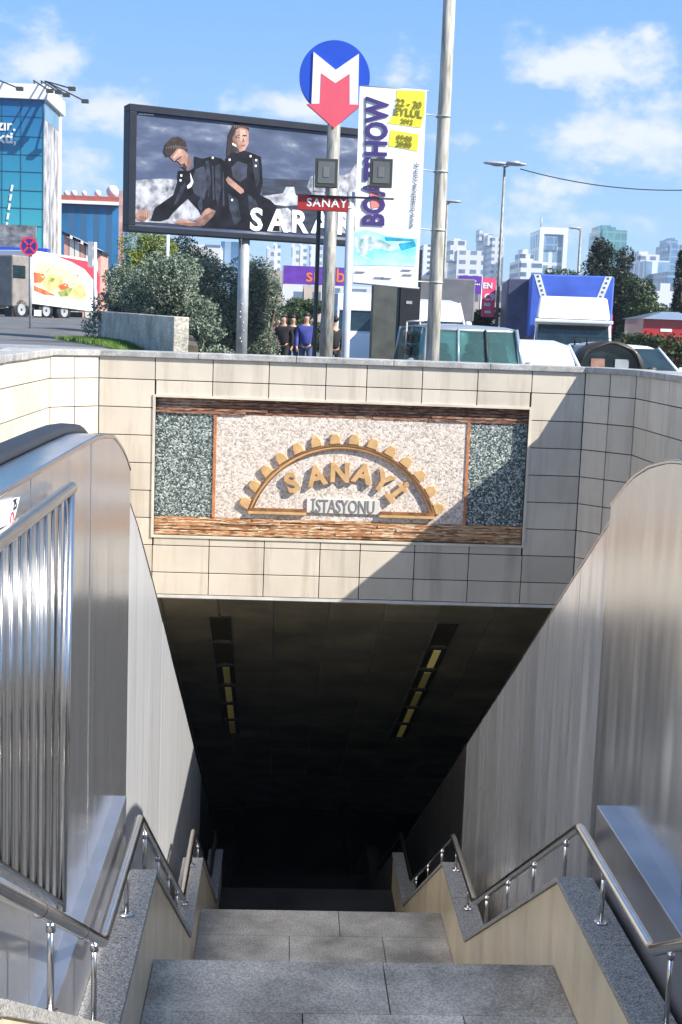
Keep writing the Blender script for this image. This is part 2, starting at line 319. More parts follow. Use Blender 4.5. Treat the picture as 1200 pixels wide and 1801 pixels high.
# ------------------------------------------------------------------ entrance pit walls
D = 14.1; ZT = -.385                                  # tile top under the coping
def ctop(y): return -.315 - .03*max(0, 13.6-y) if y > 11 else -.393
def tiled(name, label, cat, p0, p1, ztop, zbot, cols, rows, hole=None, thick=.35, back=True, ztop1=None, coping=True, slopebot=None):
    """wall from p0 to p1 (plan points), the tiled face to the right of p0->p1; tiles are slabs with open joints"""
    p0 = Vector((*p0, 0)); p1 = Vector((*p1, 0)); u = (p1-p0).normalized(); n = Vector((u.y, -u.x, 0)); Lw = (p1-p0).length
    t = thing(name, label, cat, (p0.x, p0.y, zbot))
    ztop1 = ztop if ztop1 is None else ztop1
    zt = lambda s: ztop + (ztop1-ztop)*s/Lw
    def slab(mb, s0, s1, z0, z1, z1b, d0, d1):
        a = p0+u*s0; b = p0+u*s1
        q = lambda p, z, d: p + n*d + Vector((0, 0, z))
        mb.hexa([q(a, z0, d0), q(b, z0, d0), q(b, z0, d1), q(a, z0, d1), q(a, z1, d0), q(b, z1b, d0), q(b, z1b, d1), q(a, z1, d1)])
    mb = MB(); bk = MB(); gp = .0046
    for (z0, z1) in rows:
        for s0, s1 in zip(cols, cols[1:]):
            if hole and s1 > hole[0]+.02 and s0 < hole[1]-.02 and z1 > hole[2]+.02 and z0 < hole[3]-.02: 
                # cut the tile where it meets the recess
                pcs = []
                if s0 < hole[0]-.02: pcs.append((s0, hole[0], z0, z1))
                if s1 > hole[1]+.02: pcs.append((hole[1], s1, z0, z1))
                a, b = max(s0, hole[0]), min(s1, hole[1])
                if z1 > hole[3]+.02: pcs.append((a, b, hole[3], z1))
                if z0 < hole[2]-.02: pcs.append((a, b, z0, hole[2]))
            else: pcs = [(s0, s1, z0, z1)]
            for a, b, c, d in pcs:
                if b-a < .02 or d-c < .02: continue
                j = random.uniform(-.003, .0015); top = d-gp; tb = d-gp
                if d > ztop-.02: top = zt(a)-.001; tb = zt(b)-.001
                slab(mb, a+gp, b-gp, c+gp, top, tb, -.02+j, j)
    mb.build('tile_cladding', M['tile'], t, bevel=.0035)
    rects = [(0, Lw, zbot, None)]
    if hole: rects = [(0, hole[0], zbot, None), (hole[1], Lw, zbot, None), (hole[0], hole[1], zbot, hole[2]), (hole[0], hole[1], hole[3], None)]
    for a, b, c, d in rects: slab(bk, a, b, c, zt(a)-.002 if d is None else d, zt(b)-.002 if d is None else d, -thick, -.0165)
    bk.build('wall_core', M['tile_back'], t)
    if coping:
        cm = MB(); k = max(1, round(Lw/1.15)); 
        for i in range(k):
            a = Lw*i/k; b = Lw*(i+1)/k
            slab(cm, a+(.004 if i else 0), b, zt(a), zt(a)+.065, zt(b)+.065, -thick-.06, .028)
            for v in cm.v[-8:]:
                pass
        o = cm.build('coping', M['coping'], t, bevel=.008)
    return t, u, n
ZB = -2.95
rowz = []; z = ZT
hs = [.235] + [.298]*8
for h in hs: rowz.append((max(z-h, ZB), z)); z -= h
colx = [XL+.43, -1.385, -.77, -.17, .44, .88, 1.48, 2.08, 2.67, 3.25]
PX0, PX1, PZ0, PZ1 = -1.375, 2.66, -2.295, -.80
FX0, FX1 = colx[0], 3.25
cols = [x-FX0 for x in colx]
fw, u_, n_ = tiled('front_wall', 'beige tiled wall over the stairway opening, with the mosaic panel', 'wall', (FX0, D), (FX1, D), ZT, ZB, cols, rowz,
      hole=(PX0-FX0, PX1-FX0, PZ0, PZ1))
mb = MB(); mb.box(FX0, FX1, D-.006, D+.34, ZB-.035, ZB-.003); mb.build('edge_trim', M['trimw'], fw)
mb = MB(); mb.box(FX0-.7, FX1+.7, D+.33, D+.42, -9.2, ZT-.01) if False else None
zrow_deep = [(a, b) for a, b in rowz] + [(ZB-.3*(i+1), ZB-.3*i) for i in range(20)]
zrow_deep = [(a, b) for a, b in zrow_deep if a < b]
chL, _, _ = tiled('corner_wall', 'narrow beige tiled corner wall left of the mosaic panel wall', 'wall', (XL, D-.48), (FX0, D), ZT, -9, [0, .32, sqrt(.43**2+.48**2)], zrow_deep, thick=.3)
chR, _, _ = tiled('corner_wall', 'narrow beige tiled corner wall in shade right of the mosaic panel wall', 'wall', (FX1, D), (XR, D-.48), ZT, -9, [0, .32, sqrt(.43**2+.48**2)], zrow_deep, thick=.3)
for X_, o_ in ((FX1, chR), (FX0, chL)): MB().box(X_-.0044, X_+.006, D+.0015, D+.03, -2.95, ZT-.004).build('joint_sun_blocker', M['tile_back'], o_)  # strips added behind the corner joints to block a sliver of sun
cl_ = [0]; 
while cl_[-1] < 18: cl_.append(cl_[-1]+.6)
n_c = len(cl_)
sideL, _, _ = tiled('side_wall', 'sunlit beige tiled wall on the left side of the stairway pit', 'wall', (XL, D-.48-cl_[-1]), (XL, D-.48), ZT-.085, -9, cl_, zrow_deep, thick=.35, ztop1=ZT)
sideR, _, _ = tiled('side_wall', 'beige tiled wall on the right side of the stairway pit', 'wall', (XR, D-.48), (XR, D-.48-cl_[-1]), ZT, -9, cl_, zrow_deep, thick=.35, ztop1=ZT-.03)

# mosaic relief in the recess
RY = D+.078
rp = thing('relief_panel', 'framed mosaic relief of a half gear with ochre letters between green side fields', 'relief', ((PX0+PX1)/2, RY, PZ0))
mb = MB(); e = .026
mb.box(PX0-e, PX1+e, D-.012, RY, PZ1, PZ1+e); mb.box(PX0-e, PX1+e, D-.012, RY, PZ0-e, PZ0)
mb.box(PX0-e, PX0, D-.012, RY, PZ0, PZ1); mb.box(PX1, PX1+e, D-.012, RY, PZ0, PZ1)
mb.build('frame', mk('cream_frame', (.66, .60, .48), .5), rp)
GX0, GX1 = -.735, 2.02
mb = MB(); mb.box(PX0, GX0-.016, RY, RY+.05, PZ0+.2, PZ1-.17); mb.build('green_mosaic_field', M['green'], rp)
mb = MB(); mb.box(GX1+.016, PX1, RY, RY+.05, PZ0+.2, PZ1-.17); mb.build('green_mosaic_field', M['green'], rp)
mb = MB(); mb.box(GX0+.016, GX1-.016, RY, RY+.05, PZ0+.2, PZ1-.17); mb.build('cream_mosaic_field', M['cream'], rp)
for x in (GX0, GX1):
    mb = MB(); mb.box(x-.016, x+.016, RY-.012, RY+.05, PZ0+.2, PZ1-.17); mb.build('terracotta_strip', M['redstrip'], rp)
def strips(z0, z1, k, name, mat):
    mb = MB(); h = (z1-z0)/k
    for i in range(k):
        xx = PX0
        while xx < PX1:
            l_ = random.uniform(.5, 1.4); x2 = min(PX1, xx+l_); mb.box(xx+.002, x2-.002, RY-random.choice((.002, .008, .014, .02)), RY+.05, z0+h*i+.002, z0+h*(i+1)-.003); xx = x2
    mb.build(name, mat, rp)
strips(PZ1-.17, PZ1, 5, 'brown_mosaic_band', M['brick1'])
strips(PZ0, PZ0+.2, 6, 'orange_mosaic_band', M['brick2'])
def w_(px, py): p = at(px, py, RY); return p.x, p.z
aL = w_(437, 893); aR = w_(765, 905); aT = w_(604, 781)
cx = (aL[0]+aR[0])/2; hw = (aR[0]-aL[0])/2; zb = (aL[1]+aR[1])/2; hh = aT[1]-zb; gr = (hw*hw+hh*hh)/(2*hh); cz = aT[1]-gr
a0 = math.acos(hw/gr); 
def arcpts(r0, r1, n=40):
    rs = []
    for i in range(n+1):
        a = a0 + (pi-2*a0)*i/n; rs.append((cx+cos(a)*r0, cz+sin(a)*r0, cx+cos(a)*r1, cz+sin(a)*r1))
    return rs
def ring(r0, r1, y0, y1, mat, name):
    mb = MB(); rs = arcpts(r0, r1)
    for a, b in zip(rs, rs[1:]): mb.hexa([(a[0], y0, a[1]), (b[0], y0, b[1]), (b[0], y1, b[1]), (a[0], y1, a[1]), (a[2], y0, a[3]), (b[2], y0, b[3]), (b[2], y1, b[3]), (a[2], y1, a[3])])
    return mb.build(name, mat, rp)
ring(gr-.018, gr, RY-.034, RY+.01, M['brown'], 'gear_ring')
ring(gr-.042, gr-.019, RY-.024, RY+.01, M['orange'], 'gear_ring')
ring(gr-.055, gr-.043, RY-.034, RY+.01, M['brown'], 'gear_ring')
for i in range(14):
    a = pi - a0 - .045 - (pi-2*a0-.09)*i/13
    c, s_ = cos(a), sin(a); mb = MB()
    P = lambda r, t: (cx + c*r - s_*t, RY-.036, cz + s_*r + c*t)
    mb.prism([P(gr+.004, -.06), P(gr+.07, -.055), P(gr+.115, -.03), P(gr+.115, .03), P(gr+.07, .055), P(gr+.004, .06)], (0, .045, 0))
    mb.build('gear_tooth', M['orange'], rp, bevel=.006)
tx = [w_(*p) for p in [(514, 850), (557, 838), (598, 832), (638, 834), (672, 848), (694, 868)]]
for ch, (x, z) , ang in zip(['S', 'A', 'N', 'A', 'Y', 'İ'], tx, [24, 12, 0, -12, -30, -50]):
    mb = MB(); a = R(ang)
    put_text(mb, ch, .285, (x, RY-.028, z), (cos(a), 0, sin(a)), (-sin(a), 0, cos(a)), depth=.02, offset=.012)
    mb.build('raised_letter', M['orange'], rp)
pa = w_(540, 876); pb = w_(667, 905)
mb = MB(); mb.box(pa[0], pb[0], RY-.025, RY+.02, pb[1], pa[1]); mb.build('name_plaque', M['plaque'], rp, bevel=.004)
mb = MB(); put_text(mb, 'İSTASYONU', .205, ((pa[0]+pb[0])/2, RY-.028, (pa[1]+pb[1])/2-.005), (1, 0, 0), (0, 0, 1), depth=.004, sx=.64, spacing=.96)
mb.build('plaque_lettering', M['greytext'], rp)
for xa, xb in ((aL[0], pa[0]), (pb[0], aR[0])):
    mb = MB(); mb.box(xa+.01, xb-.003, RY-.045, RY+.01, zb-.02, zb+.012); mb.build('base_bar', M['brown'], rp)
    mb = MB(); mb.box(xa, xb-.003, RY-.05, RY+.01, zb-.05, zb-.022); mb.build('base_bar', M['orange'], rp)

# ------------------------------------------------------------------ tunnel behind the front wall
SL = .577
def cz_(y): return ZB-.04 - SL*(y-D)
tun = thing('tunnel', 'dark tunnel at the foot of the stairs, under the tiled wall', 'tunnel', (.6, 18, -9))
mb = MB(); gp = .006; bk = MB()
yy = D+.0; gp = .011
YE = 22.5
X0, X1 = XL-.02, XR+.02
ncol = [X0] + [-1.9+.62*i for i in range(9)] + [X1]
ycuts = [D+.02+.52*i for i in range(18)]
for y0, y1 in zip(ycuts, ycuts[1:]):
    for x0, x1 in zip(ncol, ncol[1:]):
        j = random.uniform(-.004, .004)
        mb.hexa([(x0+gp, y0+gp, cz_(y0)+j), (x1-gp, y0+gp, cz_(y0)+j), (x1-gp, y1-gp, cz_(y1)+j), (x0+gp, y1-gp, cz_(y1)+j), (x0+gp, y0+gp, cz_(y0)+.03), (x1-gp, y0+gp, cz_(y0)+.03), (x1-gp, y1-gp, cz_(y1)+.03), (x0+gp, y1-gp, cz_(y1)+.03)])
mb.build('ceiling_panels', M['ceil'], tun)
bk.hexa([(X0-.3, D+.34, cz_(D+.34)+.02), (X1+.3, D+.34, cz_(D+.34)+.02), (X1+.3, YE+4, cz_(YE+4)+.02), (X0-.3, YE+4, cz_(YE+4)+.02), (X0-.3, D+.34, cz_(D)+.5), (X1+.3, D+.34, cz_(D)+.5), (X1+.3, YE+4, cz_(D)+.5), (X0-.3, YE+4, cz_(D)+.5)])
bk.hexa([(X0, D+.002, cz_(D)+.02), (X1, D+.002, cz_(D)+.02), (X1, D+.338, cz_(D+.338)+.02), (X0, D+.338, cz_(D+.338)+.02), (X0, D+.002, ZB-.037), (X1, D+.002, ZB-.037), (X1, D+.338, ZB-.037), (X0, D+.338, ZB-.037)])
bk.build('ceiling_slab', M['ceilgap'], tun)
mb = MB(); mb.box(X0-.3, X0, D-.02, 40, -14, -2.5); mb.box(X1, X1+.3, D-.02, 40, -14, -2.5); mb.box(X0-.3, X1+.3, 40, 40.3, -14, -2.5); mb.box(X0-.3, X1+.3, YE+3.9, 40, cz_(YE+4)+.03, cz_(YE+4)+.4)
mb.build('tunnel_wall', M['black_wall_and_shade'], tun)
tag(MB().box(-2.9, 4.2, -12.2, 40.3, -14.2, -14).build('pit_floor', M['black_wall_and_shade']), kind='structure')
tag(MB().box(-2.9, 4.2, -12.3, -12, -14, gz(0, 5)-.02).build('back_wall', M['concrete']), 'plain concrete wall closing the pit behind the viewpoint', 'wall')
# light fittings let into the sloping ceiling
lm = [emit('tube_glow_%d' % i, (1.0, .82, .25), s) for i, s in enumerate((.0, .006, .018, .05))]
for xc, seq, side in ((-.66, (0, 0, 1, 2, 2, 1), 'left'), (1.96, (0, 3, 1, 1, 2, 2), 'right')):
    for i, k in enumerate(seq):
        y0 = 14.62+.9*i; y1 = y0+.82; zz = cz_(y0)-.012; z1 = cz_(y1)-.012
        t = thing('ceiling_light', '%s light fitting from the opening in the %s row of the sloping ceiling' % (['first', 'second', 'third', 'fourth', 'fifth', 'sixth'][i], side), 'ceiling light', (xc, y0, zz), 'recessed light fittings in the tunnel ceiling')
        mb = MB()
        for a, b in ((xc-.115, xc-.09), (xc+.09, xc+.115)): mb.hexa([(a, y0, zz-.01), (b, y0, zz-.01), (b, y1, z1-.01), (a, y1, z1-.01), (a, y0, zz+.006), (b, y0, zz+.006), (b, y1, z1+.006), (a, y1, z1+.006)])
        mb.hexa([(xc-.09, y0, zz-.008), (xc+.09, y0, zz-.008), (xc+.09, y0+.02, zz-.02), (xc-.09, y0+.02, zz-.02), (xc-.09, y0, zz+.006), (xc+.09, y0, zz+.006), (xc+.09, y0+.02, zz-.006), (xc-.09, y0+.02, zz-.006)])
        mb.build('housing', M['lampblack'], t)
        mb = MB(); q = lambda x, f, d: (x, y0+(y1-y0)*f, zz+(z1-zz)*f+d)
        mb.hexa([q(xc-.088, .05, -.004), q(xc+.088, .05, -.004), q(xc+.088, .97, -.004), q(xc-.088, .97, -.004), q(xc-.088, .05, .004), q(xc+.088, .05, .004), q(xc+.088, .97, .004), q(xc-.088, .97, .004)])
        mb.build('diffuser', mk('brown_louvre', (.07, .05, .015), .5), t) if k == 0 else mb.build('diffuser', mk('dim_louvre', (.05, .04, .01), .5), t)
        if k:
            mb = MB(); mb.hexa([q(xc-.03, .1, -.016), q(xc+.055, .1, -.016), q(xc+.055, .92, -.016), q(xc-.03, .92, -.016), q(xc-.03, .1, -.006), q(xc+.055, .1, -.006), q(xc+.055, .92, -.006), q(xc-.03, .92, -.006)])
            mb.build('tube', lm[k], t)

# ------------------------------------------------------------------ stairs
SX0, SX1 = -.554, 1.41
st = thing('staircase', 'grey granite stairs going down in flights between steel escalator sides', 'stairs', (.43, 4, -9))
path = []   # (y0, y1, ztop)
def flight(y0, y1, z0, z1, n):
    for i in range(1, n): path.append((y0+(y1-y0)*(i-1)/(n-1), y0+(y1-y0)*i/(n-1), z0+(z1-z0)*i/n))
path.append((-12, 2.0, -1.6)); flight(2.0, 4.6, -1.6, -3.07, 9); path.append((4.6, 6.0, -3.07))
flight(6.0, 8.82, -3.07, -4.72, 10); path.append((8.82, 10.1, -4.72)); flight(10.1, 12.95, -4.72, -6.4, 10); path.append((12.95, 14.3, -6.4))
flight(14.3, 17.2, -6.4, -8.05, 10); path.append((17.2, 18.5, -8.05)); flight(18.5, 22, -8.05, -10, 12); path.append((22, 40, -10))
mb = MB(); core = MB(); lowm = MB()
for (y0, y1, z) in path:
    deep = y1-y0 > .6
    if y0 > 12.9: lowm.box(SX0, SX1, y0, y1-.003, z-.6, z); continue  # same granite stairs, tunnel shade put into a near-black colour
    ys_ = [y0]
    if deep and y1 < 20 and y0 > 0:
        k = max(1, round((y1-y0)/.46)); ys_ = [y0+(y1-y0)*i/k for i in range(k+1)]
    else: ys_ = [y0, y1]
    for r_, (a, b) in enumerate(zip(ys_, ys_[1:])):
        last = abs(b-y1) < 1e-6
        xx = [SX0, SX0+(.72 if r_ % 2 else 1.15), SX0+(1.45 if r_ % 2 else 1.62), SX1] if r_ % 2 else [SX0, SX0+1.12, SX1]
        for x0, x1 in zip(xx, xx[1:]):
            mb.box(x0+.0025, x1-.0025, a+(.003 if r_ else 0), b+(.025 if last else 0), z-.03-random.uniform(0, .001), z-random.uniform(0, .0015))
    core.box(SX0, SX1, y0, y1-.003, z-.6, z-.034)
mb.build('granite_slabs', M['granite2'], st, bevel=.003); core.build('step_core', M['tile_back'], st); lowm.build('shade_painted_flight', M['black_wall_and_shade'], st)

# ------------------------------------------------------------------ side walls of the stairs: beige face + speckled granite coping
cop = [(-12, -1.03), (1.95, -1.03), (4.55, -2.585), (6.02, -2.61), (8.78, -4.28), (10.12, -4.28), (12.97, -5.95), (14.32, -5.95), (17.2, -7.6), (18.5, -7.6), (22, -9.55), (38, -9.55)]
def cop_z(y):
    for (a, za), (b, zb_) in zip(cop, cop[1:]):
        if a <= y <= b: return za+(zb_-za)*(y-a)/(b-a)
    return cop[-1][1]
railp = [(0.4, .11), (4.72, -2.34), (5.99, -2.345), (8.95, -4.09), (10.2, -4.09), (13.0, -5.72), (14.3, -5.72), (17.3, -7.4)]
def rail_z(y):
    for (a, za), (b, zb_) in zip(railp, railp[1:]):
        if a <= y <= b: return za+(zb_-za)*(y-a)/(b-a)
for side, xi, xo, sg, lab in (('left', SX0, -.70, -1, 'left'), ('right', SX1, 1.57, 1, 'right')):
    t = thing('stair_side_wall', 'low beige stone wall with speckled granite coping along the %s edge of the stairs' % lab, 'low wall', (xi, 4, -4))
    mb = MB(); cm = MB(); dk = MB()
    for (a, za), (b, zb_) in zip(cop, cop[1:]):
        if a > 14: dk.hexa([(xi, a, za-4), (xo, a, za-4), (xo, b, zb_-4), (xi, b, zb_-4), (xi, a, za), (xo, a, za), (xo, b, zb_), (xi, b, zb_)]); continue  # stone and coping down here coloured black to paint in the tunnel's shade
        xo2 = xo if a > 4.5 else xo+sg*.5
        mb.hexa([(xi, a, za-4), (xo2, a, za-4), (xo2, b, zb_-4), (xi, b, zb_-4), (xi, a, za-.032), (xo2, a, za-.032), (xo2, b, zb_-.032), (xi, b, zb_-.032)])
        k = max(1, round((b-a)/.62)) if b < 19 and a > 0 else 1
        for i in range(k):
            y0 = a+(b-a)*i/k; y1 = a+(b-a)*(i+1)/k; z0 = za+(zb_-za)*i/k; z1 = za+(zb_-za)*(i+1)/k; j = random.uniform(0, .002)
            xa, xb = xi-sg*.012, xo2+sg*.004; th = .03 if a > 4.5 else .04
            cm.hexa([(xa, y0+.002, z0-th), (xb, y0+.002, z0-th), (xb, y1-.002, z1-th), (xa, y1-.002, z1-th), (xa, y0+.002, z0-j), (xb, y0+.002, z0-j), (xb, y1-.002, z1-j), (xa, y1-.002, z1-j)])
    mb.build('stone_face', M['face'], t); cm.build('coping', M['granite'], t, bevel=.002); dk.build('shade_painted_lower_wall', M['black_wall_and_shade'], t)
    xr = (xi+xo)/2 + (0.0)
    t = thing('handrail', 'tubular steel handrail zigzagging down along the %s side of the stairs' % lab, 'handrail', (xr, 5, -2.62))
    pts = []
    for i, (y, z) in enumerate(railp):
        if 0 < i < len(railp)-1:
            for f in (-1, 0, 1):
                if f: pts.append((xr, y+f*.035, rail_z(y+f*.035)))
                else: pts.append((xr, y, z+(rail_z(y-.035)+rail_z(y+.035)-2*z)*.25))
        else: pts.append((xr, y, z))
    MB().tube(pts, .0235, 14).build('rail', M['rail'], t)
    for y in (2.7, 3.6, 4.5, 5.5, 6.25, 6.98, 7.72, 8.45, 9.25, 9.95, 10.8, 11.7, 12.6):
        mb = MB(); zc = cop_z(y); mb.tube([(xr, y, zc), (xr, y, rail_z(y)-.01)], .0105, 8); mb.tube([(xr, y, zc-.002), (xr, y, zc+.012)], .03, 12)
        mb.tube([(xr, y, rail_z(y)-.05), (xr, y, rail_z(y)-.02)], .014, 8)
        mb.build('post', M['rail'], t)
    for y in (3.42, 4.2):                               # sleeve joints of the tube
        d = Vector((0, 1, (rail_z(y+.01)-rail_z(y))/.01)).normalized(); p = Vector((xr, y, rail_z(y)))
        MB().tube([p-d*.004, p+d*.004], .0245, 14).build('joint_ring', M['dark'], t)

# ------------------------------------------------------------------ escalators
def build_escalator(lab, xs, sg, prof, slope, xs2):
    def top(y):
        if y >= prof[-1][0]: return prof[-1][1]-slope*(y-prof[-1][0])
        if y <= prof[0][0]: return prof[0][1]
        for (a, za), (b, zb_) in zip(prof, prof[1:]):
            if a <= y <= b:
                return za+(zb_-za)*(y-a)/(b-a)
    t = thing('escalator', 'steel-clad escalator on the %s of the stairs with rounded balustrade end' % lab, 'escalator', (xs, 6, -3))
    ys_ = [-12, -9, -6, -3, -1, 1, 2.2, 3.1, 4.3, 5.05, 5.85, 6.6] if sg > 0 else [-12, -9, -6, -3, -1, 1, 2.2, 3.1, 4.0, 5.25, 6.62]
    far = [ys_[-1]]
    while far[-1] < 26: far.append(far[-1]+(.8 if sg > 0 else .86))
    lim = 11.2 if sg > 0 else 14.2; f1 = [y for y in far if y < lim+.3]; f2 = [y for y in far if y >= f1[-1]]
    for seams, mat, nm in ((ys_, M['mirror'] if sg < 0 else M['mirror2'], 'newel_cladding'), (f1, M['brushed'] if sg < 0 else M['brushed2'], 'side_cladding'), (f2, M['darksteel'], 'tunnel_shade_cladding')):
        mb = MB(); xc_ = xs-sg*.055 if nm == 'newel_cladding' else xs
        for a, b in zip(seams, seams[1:]):
            g_ = .003; o0, o1 = random.uniform(-.0022, .0022), random.uniform(-.0022, .0022)
            n = 8; pts = []; 
            for i in range(n+1):
                y = a+g_+(b-a-2*g_)*i/n; pts.append((xc_+(o0+(o1-o0)*i/n), y, top(y)))
            zb0 = min(top(a)-3.2, cop_z(max(a, 4.5))-.25); zb1 = min(top(b)-3.2, cop_z(max(b, 4.5))-.25)
            pts += [(xc_+o1, b-g_, zb1), (xc_+o0, a+g_, zb0)]
            mb.prism(pts, (sg*.012, 0, 0))
        mb.build(nm, mat, t)
    yy = [-12, 0, 2, 4, 5, 5.4] + [5.6+.12*i for i in range(32)] + [10, 12, 15, 20, 26]
    def sweep(x0, x1, d0, d1, name, mat, yy=yy):
        m_ = MB(); m_.sm = False
        m_.loft([[(x0, y, top(y)+d0), (x1, y, top(y)+d0), (x1, y, top(y)+d1), (x0, y, top(y)+d1)] for y in yy]); return m_.build(name, mat, t, bevel=.006)
    sweep(xs-sg*.058, xs+sg*.075, -.001, .02, 'deck', M['rail'], [y for y in yy if y <= 6.61]+[6.62]); sweep(xs-sg*.004, xs+sg*.075, -.001, .02, 'deck', M['rail'], [6.622]+[y for y in yy if y > 6.63])
    mh = MB(); mh.sm = True; hx = xs+sg*.125; rr = .045
    mh.loft([[(hx+rr*1.1*cos(a*pi/6), y, top(y)+.03+rr*.7*sin(a*pi/6)) for a in range(12)] for y in yy])
    mh.build('moving_handrail', M['rubber'], t)
    sweep(xs+sg*.078, xs+sg*.17, -.05, .004, 'handrail_track', M['boxsteel'])
    sweep(xs+sg*.172, xs+sg*.24, -.01, .018, 'deck', M['rail'])
    # inner side, step band, far balustrade
    m_ = MB(); m_.loft([[(xs+sg*.16, y, top(y)-1.9), (xs+sg*.18, y, top(y)-1.9), (xs+sg*.18, y, top(y)-.052), (xs+sg*.16, y, top(y)-.052)] for y in yy]); m_.build('inner_panel', M['mirror'], t)
    m_ = MB(); y = 5.2; z = -1.6
    m_.box(xs+sg*.2, xs2-sg*.2, -12, 5.2, -1.8, -1.6)
    while y < 25: m_.box(xs+sg*.2, xs2-sg*.2, y, y+.36, z-.6, z-.02-.2*0); y += .36; z -= .36*slope
    m_.build('steps', M['lampblack'], t)
    m_ = MB(); m_.loft([[(xs2-sg*.02, y, top(y)-3.4), (xs2+sg*.0, y, top(y)-3.4), (xs2, y, top(y)), (xs2-sg*.02, y, top(y))] for y in yy]); m_.build('outer_panel', M['mirror'], t)
    m_ = MB(); m_.sm = True; hx = xs2-sg*.12
    m_.loft([[(hx+rr*1.1*cos(a*pi/6), y, top(y)+.03+rr*.7*sin(a*pi/6)) for a in range(12)] for y in yy]); m_.build('moving_handrail', M['rubber'], t)
    m_ = MB(); m_.loft([[(xs2-sg*.2, y, top(y)-.05), (xs2, y, top(y)-.05), (xs2, y, top(y)+.0), (xs2-sg*.2, y, top(y)+.0)] for y in yy]); m_.build('deck', M['rail'], t)
    # horizontal ledge box between the coping and the cladding
    xb = -.705 if sg < 0 else 1.598
    m_ = MB(); m_.box(xb, xs-sg*.052, 3.0, 6.12, -2.9, -2.28); m_.build('ledge_box', M['boxsteel'], t, bevel=.004)
    return t
M['darksteel'] = steel('dark_steel_with_shade', (.16, .155, .15), .3, .4, .9, .1, .2)  # far cladding: darker steel, with tunnel shade painted into the colour too
M['mirror2'] = steel('satin_steel_dark', (.66, .67, .69), .21, .245, .84, .2, .05)
build_escalator('left', -.82, -1, [(5.0, -.49), (5.5, -.495), (5.97, -.535), (6.37, -.645), (6.7, -.79), (7.0, -.955), (7.5, -1.19), (8.47, -1.716)], .573, -2.25)
build_escalator('right', 1.75, 1, [(4.6, -.49), (5.1, -.495), (5.64, -.535), (5.95, -.59), (6.25, -.68), (6.69, -.9), (7.2, -1.205), (7.99, -1.675)], .594, 3.3)

M['barsteel'] = mk('bar_steel', (.50, .48, .45), .16, 1.0, .06, 8)
# guard of vertical bars at the left foreground
t = thing('guard_rail', 'steel guard of upright bars in front of the left escalator side', 'guard rail', (-.72, 3, -1.6))
MB().tube([(-.72, 1.2, -.575), (-.72, 4.48, -.575)], .022, 14).build('top_rail', M['rail'], t)
MB().tube([(-.72, 4.45, -.59), (-.72, 4.34, -2.04)], .018, 12).build('end_post', M['rail'], t)
zb_ = lambda y: -2.04+.575*(4.33-y)
MB().tube([(-.72, 1.4, zb_(1.4)+.03), (-.72, 4.33, zb_(4.33)+.03)], .012, 8).build('bottom_rail', M['rail'], t)
y = 4.26
while y > 1.5:
    MB().tube([(-.72, y, -.59), (-.72, y, zb_(y)+.02)], .0062, 10).build('bar', M['barsteel'], t); y -= .128
# sticker plate on the balustrade
c = [atx(-22, 885, -.759), atx(33, 874, -.759), atx(22, 918, -.759), atx(-30, 940, -.759)]
ps = thing('safety_sign', 'small white safety sign with a red ring on the left escalator side', 'sign', c[3])
MB().prism([c[3], c[2], c[1], c[0]], (.004, 0, 0)).build('plate', M['white'], ps)
cc = (c[0]+c[1]+c[2]+c[3])/4; mb = MB()
u1 = (c[1]-c[0]).normalized(); v1 = (c[1]-c[2]).normalized()
p0 = c[1]-u1*.05-v1*.03+Vector((.005, 0, 0))
put_text(mb, 'Z5', .04, p0, (0, 1, 0), (0, 0, 1), depth=.001, offset=.001); mb.build('marking', M['black'], ps)
mb = MB(); rc = c[2]-u1*.035+v1*.008+Vector((.0055, 0, 0)); 
for i in range(20):
    a, b = i*pi/10, (i+1)*pi/10
    if min(sin(a), sin(b)) < -.5: continue
    mb.prism([rc+Vector((0, cos(a)*.026, sin(a)*.026)), rc+Vector((0, cos(b)*.026, sin(b)*.026)), rc+Vector((0, cos(b)*.02, sin(b)*.02)), rc+Vector((0, cos(a)*.02, sin(a)*.02))], (.001, 0, 0))
mb.build('red_ring', M['red'], ps)
M['lamp_in'] = mk('lamp_reflector', (.16, .16, .15), .4)
#STREET
# ------------------------------------------------------------------ street: foliage helpers
def leaves(blobs, n, size, mat, name, parent, flat=.5, seed=1):
    rnd = random.Random(seed); mb = MB(); tot = sum(b[3]*b[4]*b[5] for b in blobs)
    for b in blobs:
        k = int(n*b[3]*b[4]*b[5]/tot)+1
        for _ in range(k):
            while True:
                p = Vector((rnd.uniform(-1, 1), rnd.uniform(-1, 1), rnd.uniform(-1, 1)))
                if .25 < p.length < 1: break
            p = p.normalized()*(p.length**.45)*rnd.uniform(.9, 1.08)
            c = Vector((b[0]+p.x*b[3], b[1]+p.y*b[4], b[2]+p.z*b[5]))
            a = Vector((rnd.gauss(0, 1), rnd.gauss(0, 1), rnd.gauss(0, flat)+.3)).normalized(); q = a.cross(Vector((rnd.gauss(0, 1), rnd.gauss(0, 1), rnd.gauss(0, 1)))).normalized()
            s_ = size*rnd.uniform(.6, 1.4)
            mb.poly([c-q*s_*.4, c+a*s_*.3-q*s_*.12, c+a*s_, c+q*s_*.4])
    return mb.build(name, mat, parent)
